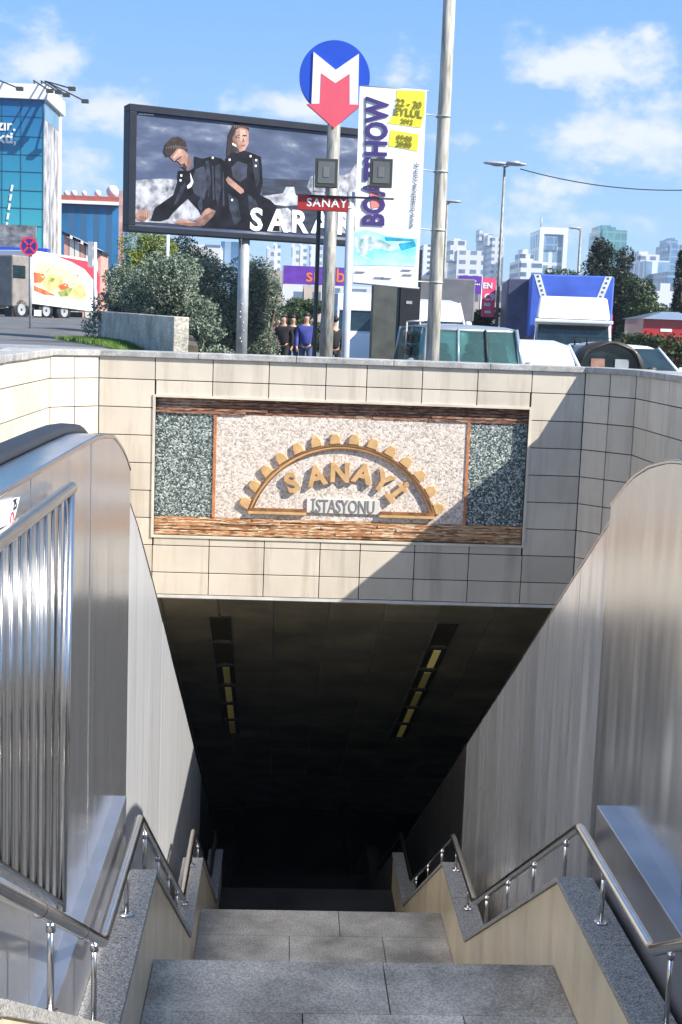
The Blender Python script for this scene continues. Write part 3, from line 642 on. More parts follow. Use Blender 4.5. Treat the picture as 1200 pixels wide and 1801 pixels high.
def shrub(name, label, cat, cx, cy, z0, w_, h_, n, size, mat, group=None, seed=1, trunk=True, d_=None):
    rnd = random.Random(seed); t = thing(name, label, cat, (cx, cy, z0), group); bl = []
    d_ = d_ or w_*.7
    for i in range(26):
        a = rnd.uniform(0, 2*pi); f = rnd.uniform(.2, .95); r_ = rnd.uniform(.14, .25); zz = rnd.uniform(.12, .98-r_*.9); k = sqrt(max(.1, 1-(zz-.4)**2*1.3))
        bl.append((cx+cos(a)*f*w_*.36*k, cy+sin(a)*f*d_*.36*k, z0+zz*h_, w_*r_, d_*r_, h_*r_*.85))
    leaves(bl, n, size, mat, 'foliage', t, seed=seed)
    if trunk:
        mb = MB()
        for i in range(6):
            a = rnd.uniform(0, 2*pi); mb.tube([(cx, cy, z0-.05), (cx+cos(a)*w_*.1, cy+sin(a)*d_*.1, z0+h_*.3), (cx+cos(a)*w_*.25, cy+sin(a)*d_*.2, z0+h_*.7)], [h_*.025, h_*.018, h_*.006], 6)
        mb.build('stem', M['bark'], t)
    return t
def tree(name, label, cx, cy, z0, w_, h_, n, size, mat, group=None, seed=1, shape='round'):
    rnd = random.Random(seed); t = thing(name, label, 'tree', (cx, cy, z0), group); bl = []
    for i in range(26):
        zz = rnd.uniform(.22, .97); a = rnd.uniform(0, 2*pi)
        k = (1.05-zz)*1.15 if shape == 'cone' else sqrt(max(.08, 1-((zz-.55)/.5)**2))
        f = rnd.uniform(.1, .9); r_ = rnd.uniform(.13, .24)*(.5+.6*k)
        bl.append((cx+cos(a)*f*w_*.5*k, cy+sin(a)*f*w_*.5*k, z0+zz*h_, w_*r_, w_*r_, h_*r_*.55))
    leaves(bl, n, size, mat, 'crown', t, seed=seed)
    mb = MB(); mb.tube([(cx, cy, z0-.1), (cx+.05*w_, cy, z0+h_*.4), (cx, cy, z0+h_*.9)], [h_*.03, h_*.02, h_*.006], 7)
    for i in range(6):
        a = rnd.uniform(0, 2*pi); zz = rnd.uniform(.3, .6); mb.tube([(cx, cy, z0+h_*zz), (cx+cos(a)*w_*.3, cy+sin(a)*w_*.3, z0+h_*(zz+.2))], [h_*.012, h_*.004], 5)
    mb.build('trunk', M['bark'], t); return t
LM = dict(olive=leafmat('grey_green_leaves', (.05, .075, .045), (.16, .20, .14), (.34, .40, .32)), dark=leafmat('dark_leaves', (.004, .010, .004), (.010, .022, .010), (.03, .05, .02)),
          lime=leafmat('yellow_green_leaves', (.06, .09, .01), (.16, .2, .03), (.32, .34, .06)), mid=leafmat('mid_green_leaves', (.012, .028, .006), (.04, .07, .018), (.10, .14, .035)))

# bushes behind the left coping (big grey-green oleander-like mass made of five bushes)
B = [(232, 520, 23.0, 1.5, 1.55, 'leftmost grey-green bush, over the concrete planter wall'), (300, 515, 21.0, 1.5, 1.75, 'tall grey-green bush right of the leftmost bush, under the billboard'),
     (358, 530, 27.2, 1.7, 1.55, 'grey-green bush just left of the billboard post'), (415, 530, 27.6, 1.7, 1.65, 'broad grey-green bush directly behind the billboard post'), (462, 545, 27.4, 1.15, 1.35, 'rightmost grey-green bush, nearest the walking people')]
tops = [458, 436, 444, 438, 452]
for i, ((px, py, Y, w2, h2, lab), tp) in enumerate(zip(B, tops)):
    p = at(px, py, Y); zt = at(px, tp, Y).z; z0 = gz(p.x, Y)-.02
    if px > 340: z0 = min(z0, -.9)
    shrub('bush', lab, 'bush', p.x, Y, z0, w2*1.08, zt-z0, 21000, .045, LM['olive'], 'grey-green bushes behind the coping', seed=20+i)
shrub('low_bush', 'low grey-green bush filling the gap beneath the larger bushes beside the planter end', 'bush', at(350, 580, 19.5).x, 19.5, -.75, 1.3, .85, 8000, .045, LM['olive'], seed=61, trunk=False)
# planter wall
pA = at(305, 608, 15.6); pB = at(172, 578, 23.5)
u = Vector((pB.x-pA.x, pB.y-pA.y, 0)).normalized(); nn = Vector((u.y, -u.x, 0)); 
if nn.x < 0: nn = -nn
pl = thing('planter', 'low pale concrete planter wall in front of the grey-green bushes', 'planter', (pA.x, pA.y, pA.z))
zA = at(305, 557, 15.6).z; zB_ = at(172, 547, 23.5).z
mb = MB(); a = Vector((pA.x, pA.y, 0)); b = Vector((pB.x, pB.y, 0)); V = lambda p, z, k=0: p+nn*k+Vector((0, 0, z))
mb.hexa([V(a, -.6), V(b, -.6), V(b, -.6, .18), V(a, -.6, .18), V(a, zA), V(b, zB_), V(b, zB_, .18), V(a, zA, .18)])
c2 = b+Vector((.2, 2.4, 0)); mb.hexa([V(b, -.6), V(c2, -.6), V(c2, -.6, .18), V(b, -.6, .18), V(b, zB_-.003), V(c2, zB_), V(c2, zB_, .18), V(b, zB_-.003, .18)])
mb.build('concrete_wall', M['concrete'], pl, bevel=.01)
mb = MB(); mb.hexa([V(a, -.7, .185), V(b, -.7, .185), V(b, -.7, 1.6), V(a, -.7, .3), V(a, zA-.32, .185), V(b, zB_-.1, .185), V(b, zB_-.2, 1.6), V(a, zA-.34, .3)]); mb.build('soil', M['soil'], pl)
# grass strips
rnd = random.Random(5); mb = MB()
def blade(p, h): 
    d = Vector((rnd.uniform(-.4, .4), rnd.uniform(-.4, .4), 1)).normalized(); q = Vector((rnd.gauss(0, 1), rnd.gauss(0, 1), 0)).normalized()*.006
    mb.poly([p-q, p+q, p+d*h])
gp_ = [at(95, 581, 22.5), at(180, 577, 22.5), pA+Vector((-.1, .2, 0)), pA+Vector((-.15, -.62, 0)), at(200, 599, 16.6)]
def inpoly(x, y, P_):
    c = False; n = len(P_)
    for i in range(n):
        a_, b_ = P_[i], P_[i-1]
        if (a_.y > y) != (b_.y > y) and x < (b_.x-a_.x)*(y-a_.y)/(b_.y-a_.y)+a_.x: c = not c
    return c
k = 0
while k < 16000:
    x, y = rnd.uniform(-5.2, -1.2), rnd.uniform(14.7, 23)
    if inpoly(x, y, gp_): blade(Vector((x, y, gz(x, y)+.01)), rnd.uniform(.03, .085)); k += 1
k = 0
while k < 3000:
    x, y = rnd.uniform(-4.6, -3.55), rnd.uniform(15.6, 17.2); 
    if abs(y-16.4) < .8*sst((-3.55-x)/.8): blade(Vector((x, y, gz(x, y)+.01)), rnd.uniform(.03, .07))
    k += 1
tag(mb.build('grass', M['grass']), 'thin strip of bright green grass along the planter and coping', 'grass', kind='stuff')

# ------------------------------------------------------------------ billboard
bY0, bY1 = 24.0, 25.9
q0 = at(225, 300, bY0); q1 = at(652, 300, bY1); o_ = Vector((q0.x, q0.y, 0)); bu = Vector((q1.x-q0.x, q1.y-q0.y, 0)); bw = bu.length; bu.normalize(); bn = Vector((bu.y, -bu.x, 0))
def onb(px, py, k=0):
    r = ray(px, py); t_ = ((o_+bn*k).dot(bn))/(r.dot(bn)); return r*t_
bb = thing('billboard', 'large dark-framed billboard on a grey post showing two people in black coats', 'billboard', at(430, 615, 24.9))
zt = onb(225, 182).z; zbt = onb(222, 406).z
fr = MB(); fw_ = .13
def bq(s_, z, k): return o_+bu*s_+bn*k+Vector((0, 0, z))
def bbx(mb, s0, s1, z0, z1, k0, k1): mb.hexa([bq(s0, z0, k1), bq(s1, z0, k1), bq(s1, z0, k0), bq(s0, z0, k0), bq(s0, z1, k1), bq(s1, z1, k1), bq(s1, z1, k0), bq(s0, z1, k0)])
bbx(fr, 0, bw, zt-fw_, zt, -.3, .05); bbx(fr, 0, bw, zbt, zbt+fw_*.8, -.3, .05); bbx(fr, 0, .14, zbt+fw_*.8, zt-fw_, -.3, .05); bbx(fr, bw-.14, bw, zbt+fw_*.8, zt-fw_, -.3, .05)
bbx(fr, .14, bw-.14, zbt+.1, zt-.13, -.3, -.02); fr.build('frame', M['navy'], bb, bevel=.01)
pm, pn, pl_, pb_ = newmat('print_stormy_sky')
x = tex_noise(pn, pl_, 1.5, 7, (1, 1, 2.6)); tcd = pn.new('ShaderNodeTexCoord'); spz = pn.new('ShaderNodeSeparateXYZ'); pl_.new(tcd.outputs['Object'], spz.inputs[0])
c1 = ramp(pn, pl_, x.outputs['Fac'], [(.3, (.03, .045, .095)), (.5, (.055, .075, .14)), (.62, (.11, .135, .20)), (.74, (.34, .35, .38))]); pl_.new(c1, pb_.inputs['Base Color']); pb_.inputs['Roughness'].default_value = .4
rockm = mk('print_rocks', (.30, .30, .32), .5, var=.6, scale=6, c2=(.035, .04, .065)); palem = mk('print_pale', (.42, .42, .45), .5, var=.3, scale=5, c2=(.10, .11, .14))
seam = mk('print_sea', (.02, .028, .05), .4, var=.5, scale=4, stretch=(1, 1, 5))
mats = [pm, rockm, M['coat'], M['coat2'], M['skinp'], M['hairp'], M['white'], palem, seam, mk('print_skin_dark', (.17, .08, .06), .5, var=.3, scale=9), mk('print_skin_light', (.50, .31, .24), .5, var=.15, scale=9), mk('print_lips', (.25, .05, .05), .5), mk('print_coat_fold', (.022, .027, .042), .5, var=.6, scale=9, c2=(.006, .008, .013), spec=.2), mk('print_hair_light', (.10, .075, .06), .5, var=.4, scale=20)]
ps_ = MB()
def layer(mi, k, pts, arr=None):
    ps_.mi = mi; P_ = [onb(x_, y_, k) for x_, y_ in pts]
    if (P_[1]-P_[0]).cross(P_[2]-P_[1]).dot(bn) < 0: pass
    ps_.poly(P_)
Z = lambda x_, y_: (220+x_/3.5294, 170+y_/3.5294)        # zoomed crop coordinates -> photo pixels
def zl(mi, k, pts): layer(mi, k, [Z(*p) for p in pts])
ps_.mi = 0; ps_.poly([bq(.14, zbt+.1, -.012), bq(bw-.14, zbt+.1, -.012), bq(bw-.14, zt-.13, -.012), bq(.14, zt-.13, -.012)])
zl(8, -.009, [(850, 505), (1200, 520), (1500, 540), (1500, 880), (55, 790), (60, 700), (850, 640)])
zl(1, -.006, [(60, 520), (150, 512), (250, 508), (330, 520), (330, 790), (58, 775)])
zl(7, -.006, [(850, 618), (980, 600), (1000, 560), (1050, 560), (1060, 610), (1110, 640), (1160, 600), (1130, 560), (1150, 500), (1185, 480), (1500, 500), (1500, 600), (1330, 640), (1180, 660), (1000, 680), (860, 660)])
zl(1, -.004, [(920, 700), (1010, 690), (1090, 760), (1040, 840), (900, 838)])
zl(7, -.004, [(280, 735), (390, 630), (440, 670), (470, 740), (440, 770), (330, 770)])
zl(1, -.004, [(1330, 560), (1360, 490), (1400, 470), (1430, 420), (1500, 400), (1500, 880), (1330, 840)])
zl(2, -.001, [(430, 370), (480, 385), (540, 370), (600, 385), (640, 420), (690, 700), (900, 740), (900, 835), (480, 810), (560, 700), (505, 690), (470, 720), (390, 635), (300, 720), (270, 760), (220, 775), (160, 770), (185, 690), (300, 610), (325, 530), (330, 460), (400, 460), (430, 440)])
zl(3, .001, [(440, 450), (490, 430), (520, 520), (490, 640), (430, 600), (410, 540)])
zl(6, .002, [(405, 470), (425, 530), (412, 560), (390, 572), (385, 555), (410, 530)])
zl(4, .002, [(280, 375), (330, 318), (370, 330), (395, 360), (415, 400), (405, 440), (390, 462), (360, 440), (330, 400), (305, 400)])
zl(5, .003, [(240, 340), (250, 295), (290, 255), (330, 248), (375, 275), (390, 330), (385, 350), (360, 320), (325, 322), (285, 370), (255, 370)])
zl(5, .004, [(312, 395), (350, 368), (352, 375), (316, 402)]); zl(5, .004, [(350, 420), (372, 412), (385, 445), (375, 455), (356, 436)])
zl(4, .002, [(60, 735), (90, 705), (130, 700), (160, 715), (150, 750), (125, 775), (80, 768)])
zl(4, .002, [(300, 780), (350, 755), (440, 780), (500, 700), (520, 690), (565, 712), (545, 745), (490, 800), (400, 806)])
zl(5, .0005, [(630, 370), (640, 240), (665, 185), (690, 150), (740, 150), (770, 175), (770, 230), (700, 300), (690, 360)])
zl(2, .001, [(625, 385), (660, 345), (700, 350), (745, 335), (800, 355), (845, 375), (850, 430), (855, 540), (840, 610), (900, 640), (960, 700), (960, 835), (620, 815), (600, 560)])
zl(3, .002, [(660, 440), (700, 400), (760, 420), (755, 500), (715, 530), (670, 500)])
zl(4, .002, [(670, 215), (700, 190), (745, 190), (768, 215), (768, 290), (745, 332), (710, 345), (690, 310), (668, 270)])
zl(5, .003, [(662, 235), (668, 190), (700, 160), (745, 158), (772, 185), (770, 205), (720, 190), (690, 205), (672, 250)])
for (xx, yy_) in ((700, 250), (742, 245)): zl(5, .004, [(xx-14, yy_-4), (xx+14, yy_-6), (xx+12, yy_+4), (xx-10, yy_+5)])
zl(6, .004, [(665, 285), (690, 300), (692, 312), (668, 300)])
zl(4, .003, [(625, 515), (640, 495), (735, 575), (740, 592), (718, 604), (640, 540)])
for (xx, yy_) in ((665, 642), (815, 395), (650, 392), (780, 370), (812, 430), (545, 380), (350, 490), (345, 520)): zl(6, .004, [(xx-6, yy_-7), (xx+6, yy_-7), (xx+5, yy_+6), (xx-5, yy_+6)])
zl(9, .0025, [(395, 360), (415, 400), (405, 440), (390, 462), (365, 444), (385, 420), (388, 385)]); zl(9, .0025, [(668, 270), (672, 215), (690, 200), (688, 250), (700, 300), (712, 343), (690, 312)])
zl(10, .0032, [(330, 330), (350, 326), (345, 350), (318, 372), (305, 385), (300, 375)]); zl(10, .0032, [(715, 205), (745, 205), (750, 235), (735, 280), (718, 275), (712, 235)])
zl(11, .0042, [(722, 300), (748, 298), (744, 306), (728, 308)]); zl(9, .0042, [(735, 250), (742, 280), (730, 284), (728, 278)]); zl(11, .0045, [(342, 432), (362, 425), (362, 431), (346, 438)])
for xx in (705, 742): zl(5, .0045, [(xx-11, 238), (xx+11, 236), (xx+11, 240), (xx-11, 242)]); zl(6, .0046, [(xx-7, 246), (xx+7, 245), (xx+6, 249), (xx-6, 250)]); zl(5, .0048, [(xx-3, 245), (xx+3, 245), (xx+3, 250), (xx-3, 250)])
for q_ in ([(500, 400), (520, 395), (535, 520), (520, 640), (505, 560)], [(560, 430), (590, 420), (600, 560), (575, 680), (560, 600)], [(345, 560), (375, 530), (385, 545), (330, 650), (300, 680)], [(450, 660), (475, 620), (485, 690), (468, 712)], [(790, 380), (830, 390), (838, 520), (815, 560), (800, 470)], [(640, 600), (700, 640), (720, 760), (680, 800), (650, 700)], [(760, 600), (810, 640), (850, 760), (800, 800), (770, 700)], [(690, 420), (710, 405), (705, 500), (690, 505)], [(735, 430), (748, 420), (745, 500), (730, 505)]): zl(12, .0015, q_)
for q_ in ([(455, 470), (470, 455), (480, 540), (465, 600)], [(540, 430), (548, 430), (556, 640), (546, 640)], [(605, 470), (612, 470), (618, 680), (608, 680)]): zl(3, .0022, q_)
for k_ in range(9): a_ = 250+k_*15; zl(13, .0042, [(a_, 300-abs(k_-4)*-4), (a_+6, 296+abs(k_-4)*4), (a_+13, 318), (a_+8, 324)])
for k_ in range(7): a_ = 672+k_*14; zl(13, .0042, [(a_, 178-k_*2), (a_+6, 172-k_), (a_+14, 190), (a_+9, 196)])
zl(9, .0025, [(85, 740), (120, 745), (140, 760), (110, 775), (82, 768)]); zl(9, .0025, [(330, 785), (440, 782), (490, 740), (540, 712), (565, 712), (545, 745), (490, 800), (400, 806)])
for k_ in range(4): zl(9, .003, [(95+k_*14, 712+k_*4), (99+k_*14, 711+k_*4), (104+k_*13, 752), (99+k_*13, 754)]); zl(9, .003, [(318+k_*4, 772+k_*7), (380, 770+k_*8), (380, 773+k_*8), (318+k_*4, 775+k_*7)])
for i in range(6): zl(6, .002, [(85+i*16, 104+i*.8), (97+i*16, 105+i*.8), (97+i*16, 112+i*.8), (85+i*16, 111+i*.8)])
ps_.build('poster', mats, bb)
lt = MB(); ub = (onb(605, 410, .01)-onb(450, 402, .01)).normalized()
for ch, px in zip('SARAR', (451, 489, 526, 565, 606)):
    put_text(lt, ch, .56, onb(px, 388+(px-450)*.05, .006), bu, (0, 0, 1), depth=.003, offset=.018, sx=1.0)
lt.build('lettering', M['white'], bb)
pp = onb(430, 415, -.15); mb = MB(); pz0 = -.9
pt = at(428, 600, pp.y)
mb.tube([(pp.x, pp.y, pz0), (pp.x, pp.y, zbt+.4)], .105, 16); mb.build('post', M['galv'], bb)
for i in range(7):
    zz = -.35+.12*i+random.uniform(-.03, .03); mb = MB() if i == 0 else mb
    a = random.uniform(4.2, 5.4); mb.ell((pp.x+cos(a)*.108, pp.y+sin(a)*.108, zz), (.012, .012, .014), 6, 4)
mb.build('paper_scraps', M['white'], bb)

# ------------------------------------------------------------------ metro sign
mY = 18.0; mc = at(589, 135, mY); ppx = 60/2300*mY
ms = thing('metro_sign', 'round blue metro sign with white M and red arrow on a tall steel pole', 'sign', at(577, 620, mY))
mb = MB(); r_ = ppx
def MP(px, py, k=0): p = at(px, py, mY); return Vector((p.x, mY-k, p.z))
mb.prism([Vector((mc.x+cos(a*pi/32)*r_, mY, mc.z+sin(a*pi/32)*r_)) for a in range(64)], (0, .12, 0)); mb.build('blue_disc', M['blue'], ms, bevel=.004)
G = lambda x_, y_: (400+x_/3, 50+y_/3)
mb = MB(); mb.prism([MP(*G(*p), .02) for p in [(455, 125), (572, 220), (694, 135), (690, 405), (645, 407), (645, 240), (570, 290), (495, 237), (488, 400), (444, 398)]], (0, .018, 0)); mb.build('white_letter', M['white'], ms)
mb = MB(); mb.prism([MP(*G(*p), .024) for p in [(495, 239), (570, 292), (643, 242), (643, 402), (706, 404), (563, 527), (420, 400), (488, 398)]], (0, .10, 0)); mb.build('red_arrow', mk('arrow_red', (.72, .10, .14), .4, var=.03), ms)
p0 = at(589, 215, mY+.06); p1 = at(573, 620, mY+.06); px_ = (p0.x+p1.x)/2
MB().tube([(px_, mY+.09, -1.9), (px_, mY+.09, p0.z+.2)], .088, 16).build('pole', M['polegrey'], ms)
MB().tube([(px_-.16, mY+.2, -1.9), (px_-.16, mY+.2, at(560, 365, mY+.2).z)], .03, 8).build('cable_duct', M['lampblack'], ms)
# ------------------------------------------------------------------ floodlight post with the station name
fY = 16.0; fp = at(612, 500, fY)
fl = thing('floodlight_post', 'thin white post with a crossbar carrying two floodlights', 'lamp post', at(603, 625, fY))
zt_ = at(617, 338, fY).z
MB().tube([(fp.x, fY, -1.9), (fp.x, fY, zt_)], .05, 14).build('post', M['galv2'] if 'galv2' in M else mk('pale_post_paint', (.50, .52, .54), .4, .1), fl)
a = at(545, 344, fY-.07); b = at(693, 346, fY-.07)
MB().tube([a, (b.x, b.y, a.z)], .012, 8).build('crossbar', M['dark'], fl)
for px in (574, 670):
    c = at(px, 305, fY-.1)
    ln = MB(); hw_, hh_ = .135, .165
    fl_ = MB(); fl_.loft([[(c.x-hw_, fY-.16, c.z-hh_), (c.x+hw_, fY-.16, c.z-hh_), (c.x+hw_, fY-.16, c.z+hh_), (c.x-hw_, fY-.16, c.z+hh_)], [(c.x-hw_*.97, fY-.05, c.z-hh_), (c.x+hw_*.97, fY-.05, c.z-hh_), (c.x+hw_*.97, fY-.05, c.z+hh_), (c.x-hw_*.97, fY-.05, c.z+hh_)], [(c.x-.07, fY+.02, c.z-.09), (c.x+.07, fY+.02, c.z-.09), (c.x+.07, fY+.02, c.z+.09), (c.x-.07, fY+.02, c.z+.09)]])
    lo = fl_.build('floodlight', M['lampblack'], fl, bevel=.006)
    ln.box(c.x-.1, c.x+.1, fY-.166, fY-.161, c.z-.12, c.z+.13); ln.build('glass', M['glassy'], lo)
    ln = MB(); ln.box(c.x-.035, c.x+.035, fY-.172, fY-.167, c.z-.05, c.z+.07); ln.build('lamp', M['lamp_in'], lo)
    br = MB(); br.tube([(c.x-hw_-.012, fY-.09, c.z-.02), (c.x-hw_-.012, fY-.09, c.z-hh_-.05), (c.x+hw_+.012, fY-.09, c.z-hh_-.05), (c.x+hw_+.012, fY-.09, c.z-.02)], .009, 6); br.tube([(c.x, fY-.09, c.z-hh_-.05), (c.x, fY-.08, a.z)], .012, 6); br.build('bracket', M['galv'], lo)
sn = thing('station_name_sign', 'small dark red sign with white letters on the left of the floodlight post', 'sign', at(568, 358, fY))
a = at(524, 342, fY); b = at(613, 372, fY); z0_ = at(568, 371, fY).z; z1_ = at(568, 344, fY).z
mb = MB(); mb.box(a.x, b.x, fY-.05, fY+.03, z0_, z1_); mb.build('panel', M['darkred'], sn, bevel=.004)
mb = MB(); put_text(mb, 'SANAYİ', .135, (at(580, 357, fY).x, fY-.052, (z0_+z1_)/2-.004), (1, 0, 0), (0, 0, 1), depth=.002, offset=.002, sx=1.05, spacing=1.12); mb.build('lettering', M['white'], sn)

# ------------------------------------------------------------------ tall pole and hanging banner
tY = 16.6; tb = at(757, 630, tY); tt = at(791, 0, tY); tx_ = at(771, 400, tY).x
tp_ = thing('utility_pole', 'tall weathered pole rising out of the top of the picture beside the white banner', 'pole', (tx_, tY, -1.7))
MB().tube([(tx_+(-.006)*0, tY, -1.9), (tx_, tY, 1), (tx_+.01, tY, 3), (tx_+.01, tY, 6.5)], [.088, .084, .078, .07], 16).build('shaft', M['wood'], tp_)
for py in (205, 302, 405, 497):
    z = at(770, py, tY).z; MB().tube([(tx_, tY, z-.012), (tx_, tY, z+.012)], .093, 16).build('clamp', M['galv'], tp_)
bY = 16.35
bc = [at(633, 151, bY), at(751, 160, bY), at(735, 507, bY), at(621, 497, bY)]
lx = (bc[0].x+bc[3].x)/2+.0; 
bn_ = thing('hanging_banner', 'tall white banner with purple sideways lettering and a blue sea picture hung on the pole', 'banner', bc[3])
def BP(fx, fz, k=0):   # fraction across, down
    p = bc[0].lerp(bc[1], fx).lerp(bc[3].lerp(bc[2], fx), fz); return Vector((p.x, bY-k, p.z))
def bpx(px, py, k=0): p = at(px, py, bY-k); return Vector((p.x, bY-k, p.z))
seaprint = mk('print_sea_blue', (.10, .55, .72), .5, var=.4, scale=3.2, c2=(.62, .80, .82), stretch=(1, 1, 2))
beach = mk('print_boats', (.80, .78, .66), .5, var=.5, scale=9, c2=(.12, .32, .32))
mb = MB(); mb.prism([BP(0, 0, 0), BP(1, 0, 0), BP(1, 1, 0), BP(0, 1, 0)], (0, .02, 0))
H = lambda x_, y_: (400+x_/3, 50+y_/3)
def bl_(mi, pts, k): mb.mi = mi; mb.poly([bpx(*H(*p), k) for p in pts])
bl_(1, [(893, 325), (1045, 332), (1038, 460), (1020, 525), (845, 500), (890, 440)], .004)
bl_(1, [(862, 535), (1010, 560), (1003, 648), (850, 620)], .004)
bl_(2, [(668, 1075), (740, 1060), (840, 1095), (1003, 1110), (990, 1255), (655, 1248)], .004)
bl_(3, [(672, 1100), (740, 1088), (800, 1110), (900, 1160), (860, 1175), (780, 1160), (720, 1200), (770, 1230), (700, 1200), (668, 1150)], .006)
bl_(6, [(905, 1135), (990, 1122), (996, 1150), (920, 1172)], .0068)
bl_(6, [(830, 1100), (985, 1112), (985, 1122), (840, 1120)], .007)
bl_(5, [(750, 850), (800, 830), (805, 940), (760, 950)], .0065)
mb.build('printed_sheet', [M['bannerw'], M['yellow'], seaprint, beach, M['purpletext'], mk('print_coral', (.85, .25, .22), .5), mk('print_deep_sea', (.03, .36, .55), .5, var=.3, scale=6)], bn_)
mb = MB(); upx = (bpx(679, 180)-bpx(665, 395)); upd = Vector((upx.x*0+.02, 0, 1)).normalized()
tot0 = bpx(*H(775, 1045)); tot1 = bpx(*H(800, 362)); dirv = Vector((tot1.x-tot0.x, 0, tot1.z-tot0.z)); Lh = dirv.length; dirv.normalize(); dn = Vector((dirv.z, 0, -dirv.x))
# sideways: text x axis runs up the banner, its top faces left
vs, fs = text_mesh('BOATSHOW', .40, depth=.003, offset=.014, align='LEFT'); W_ = max(v[0] for v in vs)
cen = (tot0+tot1)/2
cen = Vector((cen.x-.0, bY-.012, cen.z))
mb.add([cen+dirv*((x-W_/2)*Lh/W_)-dn*y*.92+Vector((0, -z, 0)) for x, y, z in vs], fs)
mb.build('lettering', M['purpletext'], bn_)
mb = MB()
olv = mk('print_olive', (.22, .20, .03), .5)
sl_ = (bpx(*H(1040, 420))-bpx(*H(890, 400))).normalized(); su = Vector((-sl_.z, 0, sl_.x))
for s_, pos, sz in (('22 - 30', (958, 398), .11), ('EYLÜL', (955, 446), .125), ('2012', (948, 492), .075), ('09:00', (935, 580), .085), ('20:00', (932, 612), .085)):
    mb = MB(); put_text(mb, s_, sz, bpx(*H(*pos), .012), sl_, su, depth=.001, offset=.003); mb.build('small_lettering', olv, bn_)
mb = MB()
for s_, pos, sz in (('www.boatshow.com.tr', (985, 880), .085),): put_text(mb, s_, sz, bpx(*H(*pos), .012), (dirv+Vector((.05, 0, 0))).normalized(), -dn, depth=.001, offset=.001)
for i in range(14): 
    a = bpx(*H(730, 380+i*30), .01); mb.box(a.x-.008, a.x+.008, bY-.011, bY-.009, a.z-.03, a.z+.04)
for px, py in ((945, 1275), (950, 1300), (800, 1315), (840, 1318), (700, 1285)):
    a = bpx(*H(px, py), .01); mb.box(a.x-.06, a.x+.06, bY-.011, bY-.009, a.z-.008, a.z+.006)
mb.build('fine_print', mk('print_grey', (.15, .15, .18), .5), bn_)
for py in (205, 302, 405, 497):
    z = at(770, py, tY).z; MB().tube([(bc[1].x-.12 if py < 400 else bc[2].x-.1, bY+.03, z), (tx_-.05, tY-.02, z)], .009, 6).build('bracket_arm', M['galv'], bn_)
mb = MB(); mb.tube([bc[0]+Vector((0, .01, 0)), bc[1]+Vector((0.02, .01, 0))], .012, 8); mb.build('top_rod', M['galv'], bn_); mb = MB(); mb.tube([bc[3]+Vector((0, .01, 0)), bc[2]+Vector((0.02, .01, 0))], .012, 8); mb.build('bottom_rod', M['galv'], bn_)
# speckle wrap sleeve: cable tag on pole
# ------------------------------------------------------------------ dark kiosk behind the banner
k0 = at(655, 560, 27); k1 = at(702, 560, 27); k2 = at(738, 560, 27)
kt = thing('kiosk', 'dark square advertising kiosk standing behind the foot of the white banner', 'kiosk', (k1.x, 27, -1.7))
zt_ = at(690, 440, 27).z
MB().box(k0.x, k1.x, 27, 27.6, -1.7, zt_).build('front_panel', mk('kiosk_grey_green', (.085, .09, .075), .6, var=.2), kt, bevel=.01)
MB().box(k1.x+.004, k2.x, 26.96, 27.7, -1.7, zt_+.03).build('side_panel', M['dark'], kt, bevel=.01)
a = at(720, 532, 26.95); mb = MB(); mb.box(a.x-.06, a.x+.06, 26.948, 26.957, a.z-.03, a.z+.03); mb.build('plate', M['galv'], kt)

# ------------------------------------------------------------------ vehicles (built at the origin, nose towards -Y)
def wheel(t, x, y, r=.33, w=.22):
    mb = MB(); s_ = 1 if x > 0 else -1
    mb.sm = True; ring_ = []
    for (xx, rr) in ((x-s_*w, r*.92), (x-s_*w*.9, r), (x-s_*w*.1, r), (x, r*.92), (x, r*.66)): ring_.append([(xx, y+cos(a*pi/10)*rr, r+sin(a*pi/10)*rr) for a in range(20)])
    mb.loft(ring_); wo = mb.build('wheel', M['rubber'], t)
    mb = MB(); mb.sm = True; mb.loft([[(x-s_*.05, y+cos(a*pi/8)*r*.64, r+sin(a*pi/8)*r*.64) for a in range(16)], [(x+s_*.004, y+cos(a*pi/8)*r*.58, r+sin(a*pi/8)*r*.58) for a in range(16)], [(x+s_*.0, y+cos(a*pi/8)*r*.15, r+sin(a*pi/8)*r*.15) for a in range(16)]]); mb.build('rim', M['galv'], wo)
